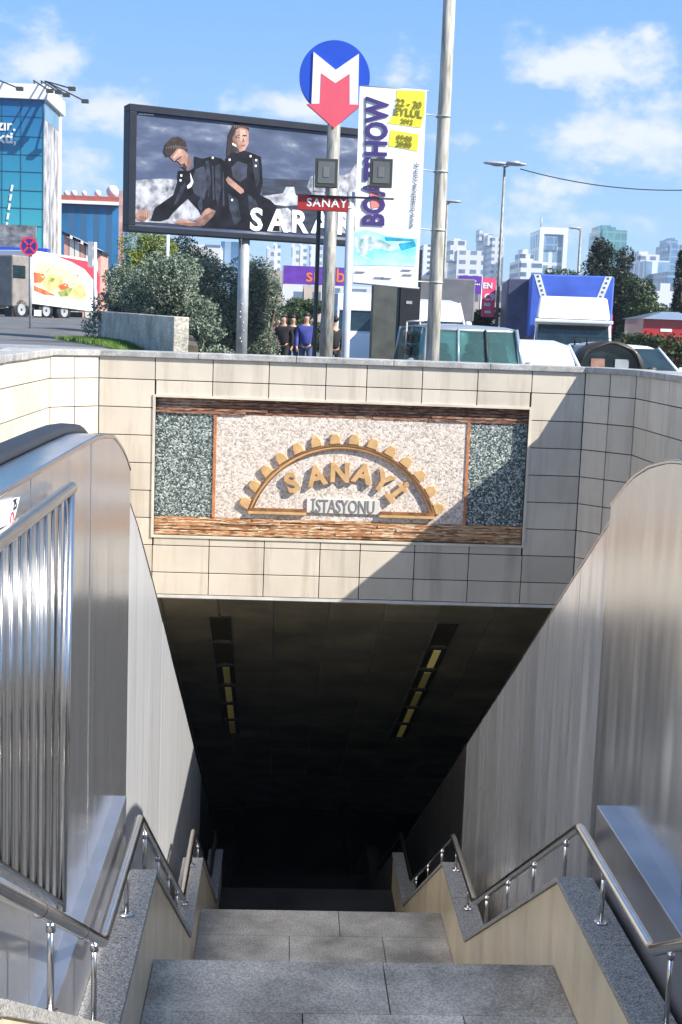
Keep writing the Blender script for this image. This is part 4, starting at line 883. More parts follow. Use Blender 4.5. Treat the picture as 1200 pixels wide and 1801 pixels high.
def car(name, label, cat, loc, rot, paint, L_=4.3, W=1.75, H_=1.5, hood=.95, bh=.82, wsb=1.05, wst=1.75, rt=3.6, rb=4.15, glass='glass', van=False, group=None, fair=0, arch=False, split=0):
    """lofted body; y runs from nose (0) to tail (L_)"""
    t = thing(name, label, cat, (0, 0, 0), group); hw = W/2
    prof = [(0.02, .38, .62), (.12, .30, .70), (wsb*.5, .22, bh-.06), (wsb, .2, bh+.03), (L_*.5, .2, bh+.05), (rb, .22, bh+.05), (L_-.08, .3, bh-.02), (L_, .4, .7)]
    rings = []
    for (y, z0, z1) in prof:
        f = 1-.16*max(0, (.35-y)/.35)-.08*max(0, (y-(L_-.35))/.35); w_ = hw*f
        rings.append([(-w_*.94, y, z0), (w_*.94, y, z0), (w_, y, z0+.1), (w_, y, z1-.14), (w_*.93, y, z1-.02), (w_*.5, y, z1), (-w_*.5, y, z1), (-w_*.93, y, z1-.02), (-w_, y, z1-.14), (-w_, y, z0+.1)])
    mb = MB(); mb.sm = True; mb.loft(rings); bo = mb.build('body', paint, t, bevel=.02)
    # greenhouse: roof + pillars, glass set in
    z0 = bh; gw = hw*.93; rw = hw*.76 if not van else hw*.86
    ws0, ws1, r1, r0 = wsb, wst, rt, rb
    if arch:                                            # rounded cabin: one arched shell with an arched screen
        def ar(y, k, z_=0): return [(gw*k*cos(a*pi/16)*(1 if 0 < a < 16 else 1), y, z0-.02+(H_-z0+.02)*k*sin(a*pi/16)**.8) for a in range(17)]
        for ya, yb in ((ws1-.45, r1),):
            mb = MB(); mb.sm = True; A, B = ar(ya, 1), ar(yb, .96); A2, B2 = ar(ya, .9), ar(yb, .86)
            mb.loft([A+A2[::-1], B+B2[::-1]]); mb.build('roof', paint, t)
        MB().prism(ar(ws1-.36, .9), (0, .02, 0)).build('windscreen', M[glass], t); MB().prism(ar(r1-.05, .86), (0, .02, 0)).build('rear_window', M[glass], t)
        for y_ in (ws1, ws1+.9):
            mb = MB(); mb.tube([(-gw*.55, y_, H_-.1), (-gw*.55, y_, H_+.05), (gw*.55, y_, H_+.05), (gw*.55, y_, H_-.1)], .018, 6); mb.build('roof_bar', M['dark'], t)
        for s_ in (-1, 1):
            mb = MB(); mb.box(s_*gw*.35-.13, s_*gw*.35+.13, ws1-.38, ws1-.362, z0+.05, z0+.3); mb.build('window_sticker', M['skinp'] if s_ < 0 else M['galv'], t)
    if fair:
        mb = MB(); yf = ws1-.07-(ws1-ws0)*fair/(H_-z0); mb.loft([[(-rw*1.03, yf, H_-.1-fair), (rw*1.03, yf, H_-.1-fair), (rw*.96, ws1-.05, H_-.05), (-rw*.96, ws1-.05, H_-.05)], [(-rw*1.03, ws1+.6, H_-.1-fair), (rw*1.03, ws1+.6, H_-.1-fair), (rw*.9, ws1+.6, H_+.03), (-rw*.9, ws1+.6, H_+.03)]]); mb.build('front_panel', paint, t, bevel=.05)
    for k_ in range(split):
        f_ = (k_+1)/(split+1)*2-1; MB().tube([(f_*gw*.9, ws0, z0), (f_*rw*.9, ws1, H_-.08)], .022, 6).build('window_divider', paint if k_ % 2 == 0 else M['dark'], t)
    mb = MB(); rr = H_
    ys_r = [ws1, ws1+.25, (ws1+r1)/2, r1-.15, r1]; zs = [rr-.07, rr-.02, rr, rr-.03, rr-.08]
    mb.sm = True; mb.loft([[(-rw, y, z-.05), (rw, y, z-.05), (rw, y, z-.03), (rw*.8, y, z), (0, y, z+.02), (-rw*.8, y, z), (-rw, y, z-.03)] for y, z in zip(ys_r, zs)])
    if not arch: mb.build('roof', paint, t)
    mb = MB(); zt = rr-.1
    for s_ in (-1, 1):
        for (yb, yt) in ((ws0, ws1), (r0, r1), ((ws1+r1)/2, (ws1+r1)/2)):
            if not arch: MB().tube([(s_*gw, yb, z0), (s_*rw*.98, yt, zt+.04)], .035, 6).build('pillar', paint, t)
    gm = M[glass]; b_ = .02
    q = lambda x, y, z: (x, y, z)
    mb = MB(); mb.prism([q(-gw*.95, ws0+b_, z0), q(gw*.95, ws0+b_, z0), q(rw*.95, ws1+b_, zt+.04), q(-rw*.95, ws1+b_, zt+.04)], (0, .02, 0)); (None if arch else mb.build('windscreen', gm, t))
    mb = MB(); mb.prism([q(-gw*.95, r0-b_, z0), q(gw*.95, r0-b_, z0), q(rw*.95, r1-b_, zt+.04), q(-rw*.95, r1-b_, zt+.04)], (0, -.02, 0)); (None if arch else mb.build('rear_window', gm, t))
    ym = (ws1+r1)/2
    for s_ in (-1, 1):
        for (ya, yb, yc, yd) in ((ws0+.12, ym-.03, ym-.03, ws1+.04), (ym+.03, r0-.12, r1-.04, ym+.03)):
            mb = MB(); mb.prism([q(s_*gw*.985, ya, z0), q(s_*gw*.985, yb, z0), q(s_*rw*.985, yc, zt+.03), q(s_*rw*.985, yd, zt+.03)], (-s_*.02, 0, 0)); (None if arch else mb.build('side_window', gm, t))
        mb = MB(); mb.ell((s_*(hw+.1), wsb+.25, bh+.12), (.1, .06, .075), 10, 6); mb.tube([(s_*hw*.95, wsb+.3, bh+.06), (s_*(hw+.08), wsb+.27, bh+.1)], .02, 6); mb.build('mirror', paint, t)
        mb = MB(); mb.ell((s_*hw*.68, .1, .6), (.17, .09, .08), 12, 6); mb.build('headlight', M['glassy'], t)
        mb = MB(); mb.box(s_*hw*.62-.14, s_*hw*.62+.14, L_-.03, L_+.005, .62, .74); mb.build('tail_light', M['red'], t)
        wheel(t, s_*(hw+.01), .82); wheel(t, s_*(hw+.01), L_-.85)
    mb = MB(); mb.box(-hw*.45, hw*.45, -.005, .06, .42, .56); mb.build('grille', M['dark'], t)
    for yy_ in (1.9, 2.9):
        mb = MB()
        for s_ in (-.38, .38): mb.ell((s_*W*.5, yy_, bh+.0), (.24, .12, .32), 8, 6); mb.ell((s_*W*.5, yy_, bh+.36), (.12, .07, .11), 8, 5)
        mb.build('seats', M['lampblack'], t)
    t.location = loc; t.rotation_euler = (0, 0, R(rot)); return t
def place(px, Y, dz=0): x = at(px, 600, Y).x; return (x, Y, gz(x, Y)+dz)
# silver minivan facing the camera, just beyond the coping
p = place(838, 21.6); car('minivan', 'silver minivan with green-tinted windscreen directly behind the coping right of the pole', 'minivan', (p[0]+.12, p[1], at(830, 572, 23).z-1.9), 3, M['silver'], 4.6, 1.85, 1.9, bh=1.12, wsb=.75, wst=1.05, rt=4.3, rb=4.5, glass='tealglass', van=True, split=2)
p = place(957, 24); car('car', 'white hatchback with rounded roof between the silver minivan and the brown car', 'car', (p[0]+.03, p[1]-2.2, at(957, 598, 23.4).z-1.53), 8, M['whitecar'], 4.0, 1.42, 1.5, bh=.9, rt=3.2, fair=.34, van=True)
p = place(1080, 23); car('car', 'brown car with dark arched windscreen behind the right of the coping', 'car', (p[0]+.30, 23, at(1080, 600, 24.8).z-1.45), 2, M['browncar'], 4.2, 1.4, 1.45, wsb=.95, wst=1.6, rt=2.5, rb=3.3, arch=True)
p = place(1190, 27); car('car', 'white car at the right edge of the picture in front of the red kiosk', 'car', (p[0]+.15, 27, at(1180, 609, 28.5).z-1.46), 20, M['whitecar'], 4.3, 1.75, 1.46)
p = place(780, 31); 
def truck(name, label, loc, rot, cabm, cargom, W=2.3, ch=2.3, cl_=1.9, bw_=2.4, bh0=.9, bh1=3.4, bl=6.0, defl=True, straps=False, cat='truck', cab=True):
    t = thing(name, label, cat, (0, 0, 0)); hw = W/2
    if cab:
        mb = MB(); mb.sm = False
        rings = [[(-hw, y0, .45), (hw, y0, .45), (hw, y1, ch*.55), (hw*.94, y2, ch-.12), (hw*.8, y2+.08, ch), (-hw*.8, y2+.08, ch), (-hw*.94, y2, ch-.12), (-hw, y1, ch*.55)] for y0, y1, y2 in ((0, .05, .45), (cl_, cl_, cl_))]
        mb.loft(rings); mb.build('cab', cabm, t, bevel=.04)
        mb = MB(); a_, b_ = (.07, ch*.56), (.42, ch-.2)
        mb.prism([(-hw*.93, a_[0]-.03, a_[1]), (hw*.93, a_[0]-.03, a_[1]), (hw*.88, b_[0]-.04, b_[1]), (-hw*.88, b_[0]-.04, b_[1])], (0, .02, 0)); mb.build('windscreen', M['glass'], t)
        mb = MB(); mb.box(-hw*.6, hw*.6, -.02, .04, .75, 1.05); mb.build('grille', M['dark'], t)
        for s_ in (-1, 1):
            mb = MB(); mb.prism([(s_*(hw+.004), .35, ch*.56), (s_*(hw+.004), 1.15, ch*.56), (s_*(hw*.97+.01), 1.15, ch-.25), (s_*(hw*.97+.01), .6, ch-.25)], (-s_*.01, 0, 0)); mb.build('side_window', M['glass'], t)
            mb = MB(); mb.box(s_*(hw+.06), s_*(hw+.24), .18, .25, ch*.58, ch*.58+.42); mb.tube([(s_*hw, .3, ch*.62), (s_*(hw+.15), .22, ch*.62)], .015, 6); mb.build('mirror', M['dark'], t)
            mb = MB(); mb.ell((s_*hw*.78, 0, .75), (.17, .06, .11), 10, 6); mb.build('headlight', M['glassy'], t)
        if defl:
            mb = MB(); mb.loft([[(-hw*.92, .30, ch-.02), (hw*.92, .30, ch-.02), (hw*.85, .85, ch+.62), (-hw*.85, .85, ch+.62)], [(-hw*.92, 1.5, ch-.02), (hw*.92, 1.5, ch-.02), (hw*.85, 1.5, ch+.66), (-hw*.85, 1.5, ch+.66)]]); mb.build('roof_deflector', M['white'], t, bevel=.06)
            mb = MB(); mb.box(-hw*.98, hw*.98, .12, .46, ch-.14, ch-.04); mb.build('sun_visor', M['white'], t, bevel=.02)
    h2 = bw_/2
    mb = MB(); mb.bbox(-h2, h2, cl_+.15, cl_+.15+bl, bh0, bh1, .04); mb.build('cargo_box', cargom, t)
    mb = MB(); mb.box(-.45, .45, .5, cl_+bl, .5, bh0-.02); mb.build('chassis', M['dark'], t)
    if straps:
        for s_ in (-1, 1):
            mb = MB(); y_ = cl_+.14; 
            mb.prism([(s_*h2*.86-.1, y_, bh1-.01), (s_*h2*.86+.1, y_, bh1-.01), (s_*h2*.56+.1, y_, bh1-1.1), (s_*h2*.56-.1, y_, bh1-1.1)], (0, .012, 0)); so_ = mb.build('strap', M['white'], t)
            mb = MB()
            for k in range(8):
                f = (k+.5)/8; xx = s_*h2*(.86-.3*f); mb.box(xx-.035, xx+.035, y_-.006, y_-.001, bh1-1.1*f-.035, bh1-1.1*f+.03)
            mb.build('strap_print', M['greytarp'], so_)
    for s_ in (-1, 1):
        if cab: wheel(t, s_*(hw-.05), 1.0, .48, .28)
        wheel(t, s_*(h2-.05), cl_+bl-1.4, .48, .3); wheel(t, s_*(h2-.05), cl_+bl-2.5, .48, .3)
    t.location = loc; t.rotation_euler = (0, 0, R(rot)); return t
def zfor(px, py, Y, h): return at(px, py, Y).z-h
truck('truck', 'white-cabbed truck with blue tarpaulin load box and two white straps', (at(1008, 600, 38).x, 38, zfor(1008, 563, 38.3, 2.25)), -9, M['white'], M['cargoblue'], ch=2.3, bh1=3.62, bw_=2.5, straps=True)
truck('container_truck', 'navy tarpaulin truck body standing to the left of the blue truck', (at(910, 600, 43).x, 41, zfor(910, 490, 43, 3.5)), -7, M['white'], M['cargonavy'], bw_=1.3, bh1=3.5, defl=False, bl=5, cab=False)
truck('grey_truck', 'grey tarpaulin truck behind the white van, seen right of the pole', (at(780, 600, 42).x, 40, zfor(785, 489, 42, 3.3)), 0, M['white'], M['greytarp'], bw_=1.9, bh1=3.3, defl=False, bl=5, cab=False)
p = place(780, 33); car('van', 'white van with high plain roof between the pole and the grey truck', 'van', (at(781, 600, 33).x, 33, zfor(781, 530, 35, 2.35)), 8, M['whitecar'], 4.9, 1.5, 2.35, bh=1.65, wsb=.6, wst=1.0, rt=4.6, rb=4.8, van=True, fair=.45)
car('minibus', 'white minibus partly hidden behind the floodlight post and the banner', 'minibus', (at(633, 600, 38).x, 36, zfor(636, 516, 38, 2.5)), 4, M['whitecar'], 5.4, 1.5, 2.5, bh=1.4, wsb=.5, wst=.85, rt=5.1, rb=5.3, van=True, fair=.42)
# scooter-like clutter between the kiosk and the pole
t = thing('hand_cart', 'small pale metal cart frame between the dark kiosk and the tall pole', 'cart', at(726, 620, 24)); bx = at(726, 600, 24)
mb = MB()
for dx in (-.12, .12): mb.tube([(bx.x+dx, 24, -1.7), (bx.x+dx, 24, bx.z+.35)], .018, 6)
mb.tube([(bx.x-.12, 24, bx.z+.35), (bx.x+.2, 24, bx.z+.38)], .02, 6); mb.tube([(bx.x-.12, 24, bx.z-.05), (bx.x+.12, 24, bx.z-.05)], .015, 6); mb.build('frame', M['galv'], t)
mb = MB(); 
for i in range(14): mb.ell((bx.x+random.uniform(-.12, .1), 24+random.uniform(0, .2), bx.z+random.uniform(-.2, .25)), (.08, .06, .09), 7, 5)
mb.build('load', mk('mixed_goods', (.3, .2, .14), .7, var=.6, scale=9, c2=(.04, .04, .05)), t)

# left truck with food picture
fY0, fY1 = 52.0, 55.5
P0 = at(57, 534, fY0); P1 = at(171, 549, fY1); P2 = at(168, 458, fY1); P3 = at(57, 440, fY0)
hx_ = Vector((P1.x-P0.x, P1.y-P0.y, 0)); back_ = Vector((-hx_.y, hx_.x, 0)).normalized()*2.2
t = thing('delivery_truck', 'white delivery truck with a big picture of pasta on its side, at the left', 'truck', (P0.x, P0.y, gz(P0.x, P0.y)))
P2 = Vector((P1.x, P1.y, P2.z)); P3 = Vector((P0.x, P0.y, P3.z))
MB().prism([P0, P1, P2, P3], back_).build('cargo_box', M['white'], t, bevel=.02)
fn = -back_.normalized()
def FQ(x_, y_, k=.01):       # crop coordinates of the third-left zoom -> side plane
    px, py = x_/3.75, 380+y_/3.75; r = ray(px, py); nrm = fn; return r*((P0.dot(nrm)+k)/r.dot(nrm))
mats_f = [M['red'], M['white'], mk('print_pasta', (.62, .48, .18), .5, var=.4, scale=2.6, c2=(.60, .54, .36)), mk('print_tomato', (.72, .13, .05), .5, var=.3, scale=3), mk('print_herbs', (.25, .32, .08), .5, var=.4, scale=5), mk('print_cheese', (.66, .42, .18), .5, var=.15, scale=4)]
mb = MB()
def fl2(mi, pts, k): mb.mi = mi; mb.poly([FQ(*p, k) for p in pts])
fl2(0, [(370, 262), (590, 300), (632, 345), (660, 400), (655, 540), (625, 430), (560, 350), (470, 300)], .012)
fl2(2, [(250, 300), (330, 310), (420, 340), (500, 390), (560, 470), (570, 545), (480, 550), (380, 520), (300, 500), (240, 440), (225, 360)], .012)
fl2(3, [(222, 370), (290, 380), (300, 410), (270, 440), (225, 440)], .016); fl2(3, [(222, 455), (300, 490), (370, 525), (300, 520), (225, 490)], .016); fl2(3, [(385, 460), (420, 440), (450, 450), (460, 480), (400, 490)], .016)
fl2(5, [(280, 420), (330, 380), (390, 395), (420, 430), (380, 480), (320, 500), (290, 460)], .014); fl2(4, [(325, 405), (365, 410), (350, 440), (325, 430)], .018); fl2(4, [(380, 500), (440, 480), (490, 470), (450, 530), (400, 530)], .018)
fl2(5, [(470, 500), (520, 450), (565, 470), (570, 540), (500, 550)], .015)
for i in range(30):
    a = random.uniform(240, 540); b = random.uniform(300, 400)+(a-240)*.3; fl2(random.choice((4, 5, 2)), [(a, b), (a+10, b+2), (a+9, b+9), (a-2, b+8)], .02)
mb.build('food_picture', mats_f, t)
gz0 = gz(P0.x, P0.y)
mb = MB(); uu = hx_.normalized()
def lb(s0, s1, d0, d1, z0, z1):
    q = lambda s, d, z: Vector((P0.x, P0.y, 0))+uu*s+back_.normalized()*d+Vector((0, 0, z)); return [q(s0, d0, z0), q(s1, d0, z0), q(s1, d1, z0), q(s0, d1, z0), q(s0, d0, z1), q(s1, d0, z1), q(s1, d1, z1), q(s0, d1, z1)]
bl_z = P0.z; zr = P1.z
mb.hexa(lb(-.3, 3.7, .5, 1.7, zr-.25, zr-.03)); mb.hexa(lb(.7, 1.3, .1, .5, zr-.45, zr-.1)); mb.build('chassis', M['dark'], t)
def lw(s):
    mb = MB(); c_ = Vector((P0.x, P0.y, 0))+uu*s+back_.normalized()*.1; zc = at(120, 548, 53.5).z; c_.z = zc; r = .42
    bd = back_.normalized(); mb.sm = True
    mb.loft([[c_+bd*k+uu*cos(a*pi/10)*rr+Vector((0, 0, sin(a*pi/10)*rr)) for a in range(20)] for k, rr in ((.25, r), (.02, r), (0, r*.9), (0, r*.6))]); wo = mb.build('wheel', M['rubber'], t)
    mb = MB(); mb.loft([[c_+bd*k+uu*cos(a*pi/8)*rr+Vector((0, 0, sin(a*pi/8)*rr)) for a in range(16)] for k, rr in ((.03, r*.58), (-.01, r*.52), (.0, r*.15))]); mb.build('rim', M['galv'], wo)
for s in (2.05, .95): lw(s)
mb = MB(); mb.hexa(lb(-1.0, -.05, .1, 2.0, P0.z-.15, at(40, 450, 52).z)); mb.build('cab', mk('cab_grey_brown', (.24, .21, .19), .5, var=.15), t, bevel=.06)
mb = MB(); mb.hexa(lb(-.98, -.3, .08, .1, at(40, 490, 52).z, at(40, 468, 52).z)); mb.build('side_window', M['glass'], t)
mb = MB(); mb.hexa(lb(-1.0, -.1, .15, .5, P0.z-.6, P0.z-.2)); mb.build('step_box', M['dark'], t); lw(-.5)
MB().hexa(lb(.15, .55, .02, .06, zr-.25, zr-.02)).build('number_plate', M['white'], t)
car('pickup', 'white pickup at the left edge behind the delivery truck', 'pickup', (at(-10, 600, 60).x, 59, at(5, 470, 61).z-1.9), 100, M['whitecar'], 4.5, 1.8, 1.9, bh=1.1, wsb=.5, wst=.95, rt=4.2, rb=4.4, van=True)

# ------------------------------------------------------------------ people (skin-modified skeletons)
def skinned(name, verts, edges, radii, mat, parent, sub=1):
    me = bpy.data.meshes.new(name); me.from_pydata(verts, edges, []); o = bpy.data.objects.new(name, me); C.objects.link(o)
    md = o.modifiers.new('skin', 'SKIN'); md.use_smooth_shade = True
    for i, r_ in enumerate(radii): me.skin_vertices[0].data[i].radius = (r_, r_) if not isinstance(r_, tuple) else r_; me.skin_vertices[0].data[i].use_root = (i == 0)
    s_ = o.modifiers.new('sub', 'SUBSURF'); s_.levels = sub; s_.render_levels = sub
    dg = bpy.context.evaluated_depsgraph_get(); m2 = bpy.data.meshes.new_from_object(o.evaluated_get(dg)); m2.materials.clear(); m2.materials.append(mat)
    m2.polygons.foreach_set('use_smooth', [True]*len(m2.polygons)); o.modifiers.clear(); o.data = m2; m2.name = name; o.parent = parent; bpy.data.meshes.remove(me); return o
def person(label, loc, rot, top, bottom, hairm, stride=.12, bend=0, s=1.0, armf=.1, long_hair=False):
    t = thing('person', label, 'person', (0, 0, 0), None)
    V_ = [(0, 0, .95), (0, 0, 1.15), (0, .01, 1.36), (0, -.01, 1.50), (0, -.02, 1.60), (0, -.02, 1.70)]; E_ = [(0, 1), (1, 2), (2, 3), (3, 4), (4, 5)]; Rr = [.10, .10, .10, .05, .085, .075]
    legs = []; arms = []
    for sd in (-1, 1):
        f = stride*sd; b = len(V_); V_ += [(sd*.09, 0, .88), (sd*.10, -f*.8-.02, .48), (sd*.10, -f*1.3+.05, .09), (sd*.11, -f*1.3-.12, .035)]; E_ += [(0, b), (b, b+1), (b+1, b+2), (b+2, b+3)]; Rr += [.065, .05, .038, .035]; legs.append(b)
        b = len(V_); g = armf*sd; V_ += [(sd*.19, 0, 1.38), (sd*.24, g*.5+.02, 1.12), (sd*.24, g-.06, .88), (sd*.235, g-.08, .82)]; E_ += [(2, b), (b, b+1), (b+1, b+2), (b+2, b+3)]; Rr += [.055, .042, .028, .03]; arms.append(b)
        h0 = b+3; hx0, hy0, hz0 = V_[h0]
        for k, (dy, ln) in enumerate(((-.03, .06), (-.01, .075), (.01, .07), (.028, .055))):
            V_.append((hx0-sd*.012, hy0+dy, hz0-ln)); E_.append((h0, len(V_)-1)); Rr.append(.009)
        V_.append((hx0-sd*.03, hy0-.05, hz0-.02)); E_.append((h0, len(V_)-1)); Rr.append(.01)
    skinned('body', V_, E_, Rr, M['skin'], t)
    # clothing shells follow the limbs
    tv = [(0, 0, .86), (0, 0, 1.12), (0, 0, 1.39), (0, -.005, 1.475)]; te = [(0, 1), (1, 2), (2, 3)]; tr = [(.175, .13), (.16, .135), (.185, .155), .09]
    for sd, b in zip((-1, 1), arms): k = len(tv); tv += [V_[b], V_[b+1], V_[b+2]]; te += [(2, k), (k, k+1), (k+1, k+2)]; tr += [.072, .058, .045]
    skinned('jacket', tv, te, tr, top, t)
    tv = [(0, 0, .97)]; te = []; tr = [(.175, .14)]
    for sd, b in zip((-1, 1), legs): k = len(tv); tv += [V_[b], V_[b+1], V_[b+2]]; te += [(0, k), (k, k+1), (k+1, k+2)]; tr += [.10, .075, .06]
    skinned('trousers', tv, te, tr, bottom, t)
    mb = MB(); mb.ell((0, .015, 1.695), (.095, .105, .085), 12, 8); 
    if long_hair: mb.ell((0, .07, 1.58), (.09, .06, .16), 10, 8)
    mb.build('hair', hairm, t)
    for sd, b in zip((-1, 1), legs):
        x_, y_, z_ = V_[b+3]; mb = MB(); mb.ell((x_, y_+.03, .045), (.05, .14, .05), 10, 6); mb.build('shoe', M['rubber'], t)
    mb = MB()
    for sd in (-1, 1): mb.ell((sd*.032, -.105, 1.635), (.012, .008, .008), 6, 4)
    mb.build('eyes', M['white'], t)
    mb = MB(); mb.loft([[(-.012, -.10, 1.595), (.012, -.10, 1.595), (.006, -.105, 1.635), (-.006, -.105, 1.635)], [(-.01, -.128, 1.598), (.01, -.128, 1.598), (.003, -.108, 1.633), (-.003, -.108, 1.633)]]); mb.build('nose', M['skin'], t)
    mb = MB(); mb.box(-.024, .024, -.108, -.1, 1.567, 1.574); mb.build('mouth', mk('lips', (.35, .12, .1), .5), t)
    t.location = loc; t.rotation_euler = (0, 0, R(rot)); t.scale = (s, s, s); return t
for px, py, Y, rot, a_, b_, st_, lab, lh in ((488, 556, 37, 30, 'cloth_mar', 'cloth_dark', .1, 'leftmost walking person, in a maroon top, beside the bush', False), (500, 551, 36, -20, 'cloth_dark', 'cloth_dark', .14, 'person in black clothes with long hair in the middle of the walking group', True),
        (516, 553, 38, 10, 'cloth_dark', 'denim', .1, 'person in a black jacket and jeans just left of the one in blue', False), (540, 549, 34, 0, 'cloth_blue', 'denim', .12, 'person in a blue shirt and jeans walking left of the metro sign pole', False),
        (590, 556, 35, 200, 'cloth_dark', 'cloth_dark', .15, 'person in dark clothes seen between the two poles', False)):
    s_ = 1.0; p = at(px, py, Y); person(lab, (p.x, Y, p.z-1.77), rot, M[a_], M[b_], M['hair'], st_, s=s_, long_hair=lh)

# ------------------------------------------------------------------ signs, posts, lamps
t = thing('no_parking_sign', 'round red and blue no-stopping sign on a thin post at the far left', 'sign', at(56, 583, 34)); sp = at(54, 510, 34); sc = at(51, 433, 34)
MB().tube([(sp.x, 34, at(56, 584, 34).z), (sp.x, 34, sc.z)], .035, 8).build('post', M['galv'], t)
dsc = [Vector((sp.x-.03+cos(a*pi/14)*.225, 33.94, sc.z+sin(a*pi/14)*.235)) for a in range(28)]
MB().prism(dsc, (0, .02, 0)).build('disc', M['red'], t)
cen = Vector((sp.x-.03, 33.94, sc.z)); MB().prism([cen+(p_-cen)*.78+Vector((0, -.006, 0)) for p_ in dsc], (0, .004, 0)).build('blue_field', mk('sign_navy', (.03, .03, .28), .4), t)
mb = MB()
for k in (-1, 1): mb.prism([cen+Vector((-.16-.02, -.012, .16*k)), cen+Vector((-.16+.02, -.012, .16*k+.03*k)), cen+Vector((.16+.02, -.012, -.16*k)), cen+Vector((.16-.02, -.012, -.16*k-.03*k))], (0, .004, 0))
mb.build('red_cross', M['red'], t)
t = thing('sign_post', 'thin white post with a narrow edge-on sign in front of the truck', 'sign', at(167, 560, 40)); sp = at(167, 500, 40)
MB().tube([(sp.x, 40, gz(sp.x, 40)), (sp.x, 40, at(167, 426, 40).z)], .05, 8).build('post', M['white'], t)
MB().box(sp.x-.2, sp.x-.06, 39.9, 39.95, at(160, 470, 40).z, at(160, 425, 40).z).build('plate', M['galv'], t)
t = thing('thin_post', 'slim white post rising from the top of the bushes below the billboard', 'post', at(295, 450, 30)); sp = at(295, 450, 30)
MB().tube([(sp.x, 30, -.4), (sp.x, 30, at(295, 408, 30).z)], .035, 8).build('shaft', M['white'], t)
def lamp(label, px, py, Y, arms, h0, group=None):
    p = at(px, py, Y); t = thing('street_lamp', label, 'street lamp', (p.x, Y, h0))
    MB().tube([(p.x, Y, h0), (p.x, Y, p.z)], [.07*Y/45, .04*Y/45], 10).build('pole', M['polegrey'], t)
    for a, b in arms:
        MB().tube([(p.x, Y, p.z-.04), (p.x+a*.9, Y+b*.9, p.z+.1)], .03*Y/45, 6).build('arm', M['galv'], t)
        mb = MB(); mb.ell((p.x+a, Y+b, p.z+.08), (.3*abs(a)/max(.01, abs(a)+abs(b))+.12, .15, .07), 12, 6); mb.build('lamp_head', M['galv'], t)
    return t
lamp('tall street lamp with several arms above the pink banner', 888, 292, 45, [(-.32, 0), (.35, 0), (-.2, .3), (.25, -.3)], -1.8)
lamp('distant single-arm street lamp left of the dark trees', 1022, 404, 80, [(-.35, 0)], -2)
lamp('small distant lamp just right of the tall pole', 787, 357, 60, [(.25, 0)], -2)
# cable from the lamp to the right
a = at(915, 297, 45); pts = []
for i in range(25):
    f = i/24; px = 915+f*420; p = at(px, 297+(60*f)-140*f*(1-f)*-1*.45+0, 45); pts.append(Vector((p.x, 45, a.z + (at(1335, 322, 45).z-a.z)*f - 1.1*f*(1-f)*1.6)))
cb = MB(); cb.tube(pts, .018, 5); tag(cb.build('overhead_cable', M['dark'], loc=tuple(a)), 'thin cable sagging from the tall street lamp to the right', 'cable')

# banners along the far side of the road
def banner(name, label, pxs, pys, Y, mat, texts=(), tm='white', posts=True, cat='banner'):
    a = at(pxs[0], pys[1], Y); b = at(pxs[1], pys[0], Y); t = thing(name, label, cat, (a.x, Y, -1.8))
    MB().box(a.x, b.x, Y, Y+.04, a.z, b.z).build('sheet', mat, t)
    if posts: [MB().tube([(x, Y+.06, -1.9), (x, Y+.06, b.z)], .05, 6).build('post', M['galv'], t) for x in (a.x, b.x)]
    if texts:
        for s_, px, py, sz in texts: mb = MB(); p = at(px, py, Y); put_text(mb, s_, sz, (p.x, Y-.01, p.z), (1, 0, 0), (0, 0, 1), depth=.004, offset=.01); mb.build('lettering', M[tm] if isinstance(tm, str) else tm, t)
    return t
orange_l = mk('orange_lettering', (.85, .2, .05), .5)
banner('purple_banner', 'long purple banner with orange letters behind the two sign poles', (498, 612), (471, 499), 62, M['purple'], (('sı', 548, 485, .9), ('b', 599, 486, .9)), orange_l)
banner('purple_banner', 'purple banner with small white marks left of the pink banner', (805, 848), (486, 516), 50, M['purple'], (('c..', 838, 496, .35),))
banner('pink_banner', 'upright pink banner with faint white letters on the tall lamp pole', (846, 873), (489, 557), 44.7, M['pink'], (('EN', 858, 503, .26), ('C9', 861, 523, .3), ('no', 857, 535, .2), ('aaa', 858, 548, .16)), 'white', posts=False)

# ------------------------------------------------------------------ trees to the right and behind
G0 = lambda px, Y: gz(at(px, 600, Y).x, Y)
TR = [(1060, 416, 58, 3.5, 'dark', 'cone', 'tall dark tree with a pointed top left of the pair on the right'), (1098, 424, 60, 3.0, 'dark', 'cone', 'dark pointed tree right of the tallest tree'), (1083, 478, 55, 2.8, 'dark', 'round', 'broad dark tree in front of the pointed pair'),
      (1126, 490, 53, 1.7, 'mid', 'round', 'olive green tree catching the sun beside the dark trees'), (1150, 535, 50, 1.7, 'mid', 'round', 'small sunlit green tree above the red kiosk'), (1200, 446, 56, 1.1, 'dark', 'cone', 'dark tree cut by the right edge of the picture'),
      (1184, 548, 54, 1.2, 'dark', 'round', 'low dark tree near the right edge'), (975, 474, 62, 3.0, 'mid', 'round', 'low tree top showing above the blue truck'), (1030, 500, 56, 2.0, 'dark', 'round', 'dark low tree at the right of the blue truck'),
      (855, 545, 48, 2.0, 'mid', 'round', 'tree with brownish green leaves under the pink banner'), (545, 532, 55, 2.4, 'mid', 'round', 'green tree behind the walking people'), (508, 545, 52, 1.8, 'mid', 'round', 'small tree just right of the bushes'),
      (262, 408, 34, 1.9, 'lime', 'round', 'yellow-green tree below the left half of the billboard'), (335, 414, 38, 2.0, 'dark', 'round', 'dark green tree under the billboard, behind the bushes')]
for i, (px, tp, Y, w2, m_, sh, lab) in enumerate(TR):
    p = at(px, tp, Y); g0 = G0(px, Y); tree('tree', lab, p.x, Y, g0, w2, p.z-g0, 15000, .07*Y/40, LM[m_], seed=100+i, shape=sh)
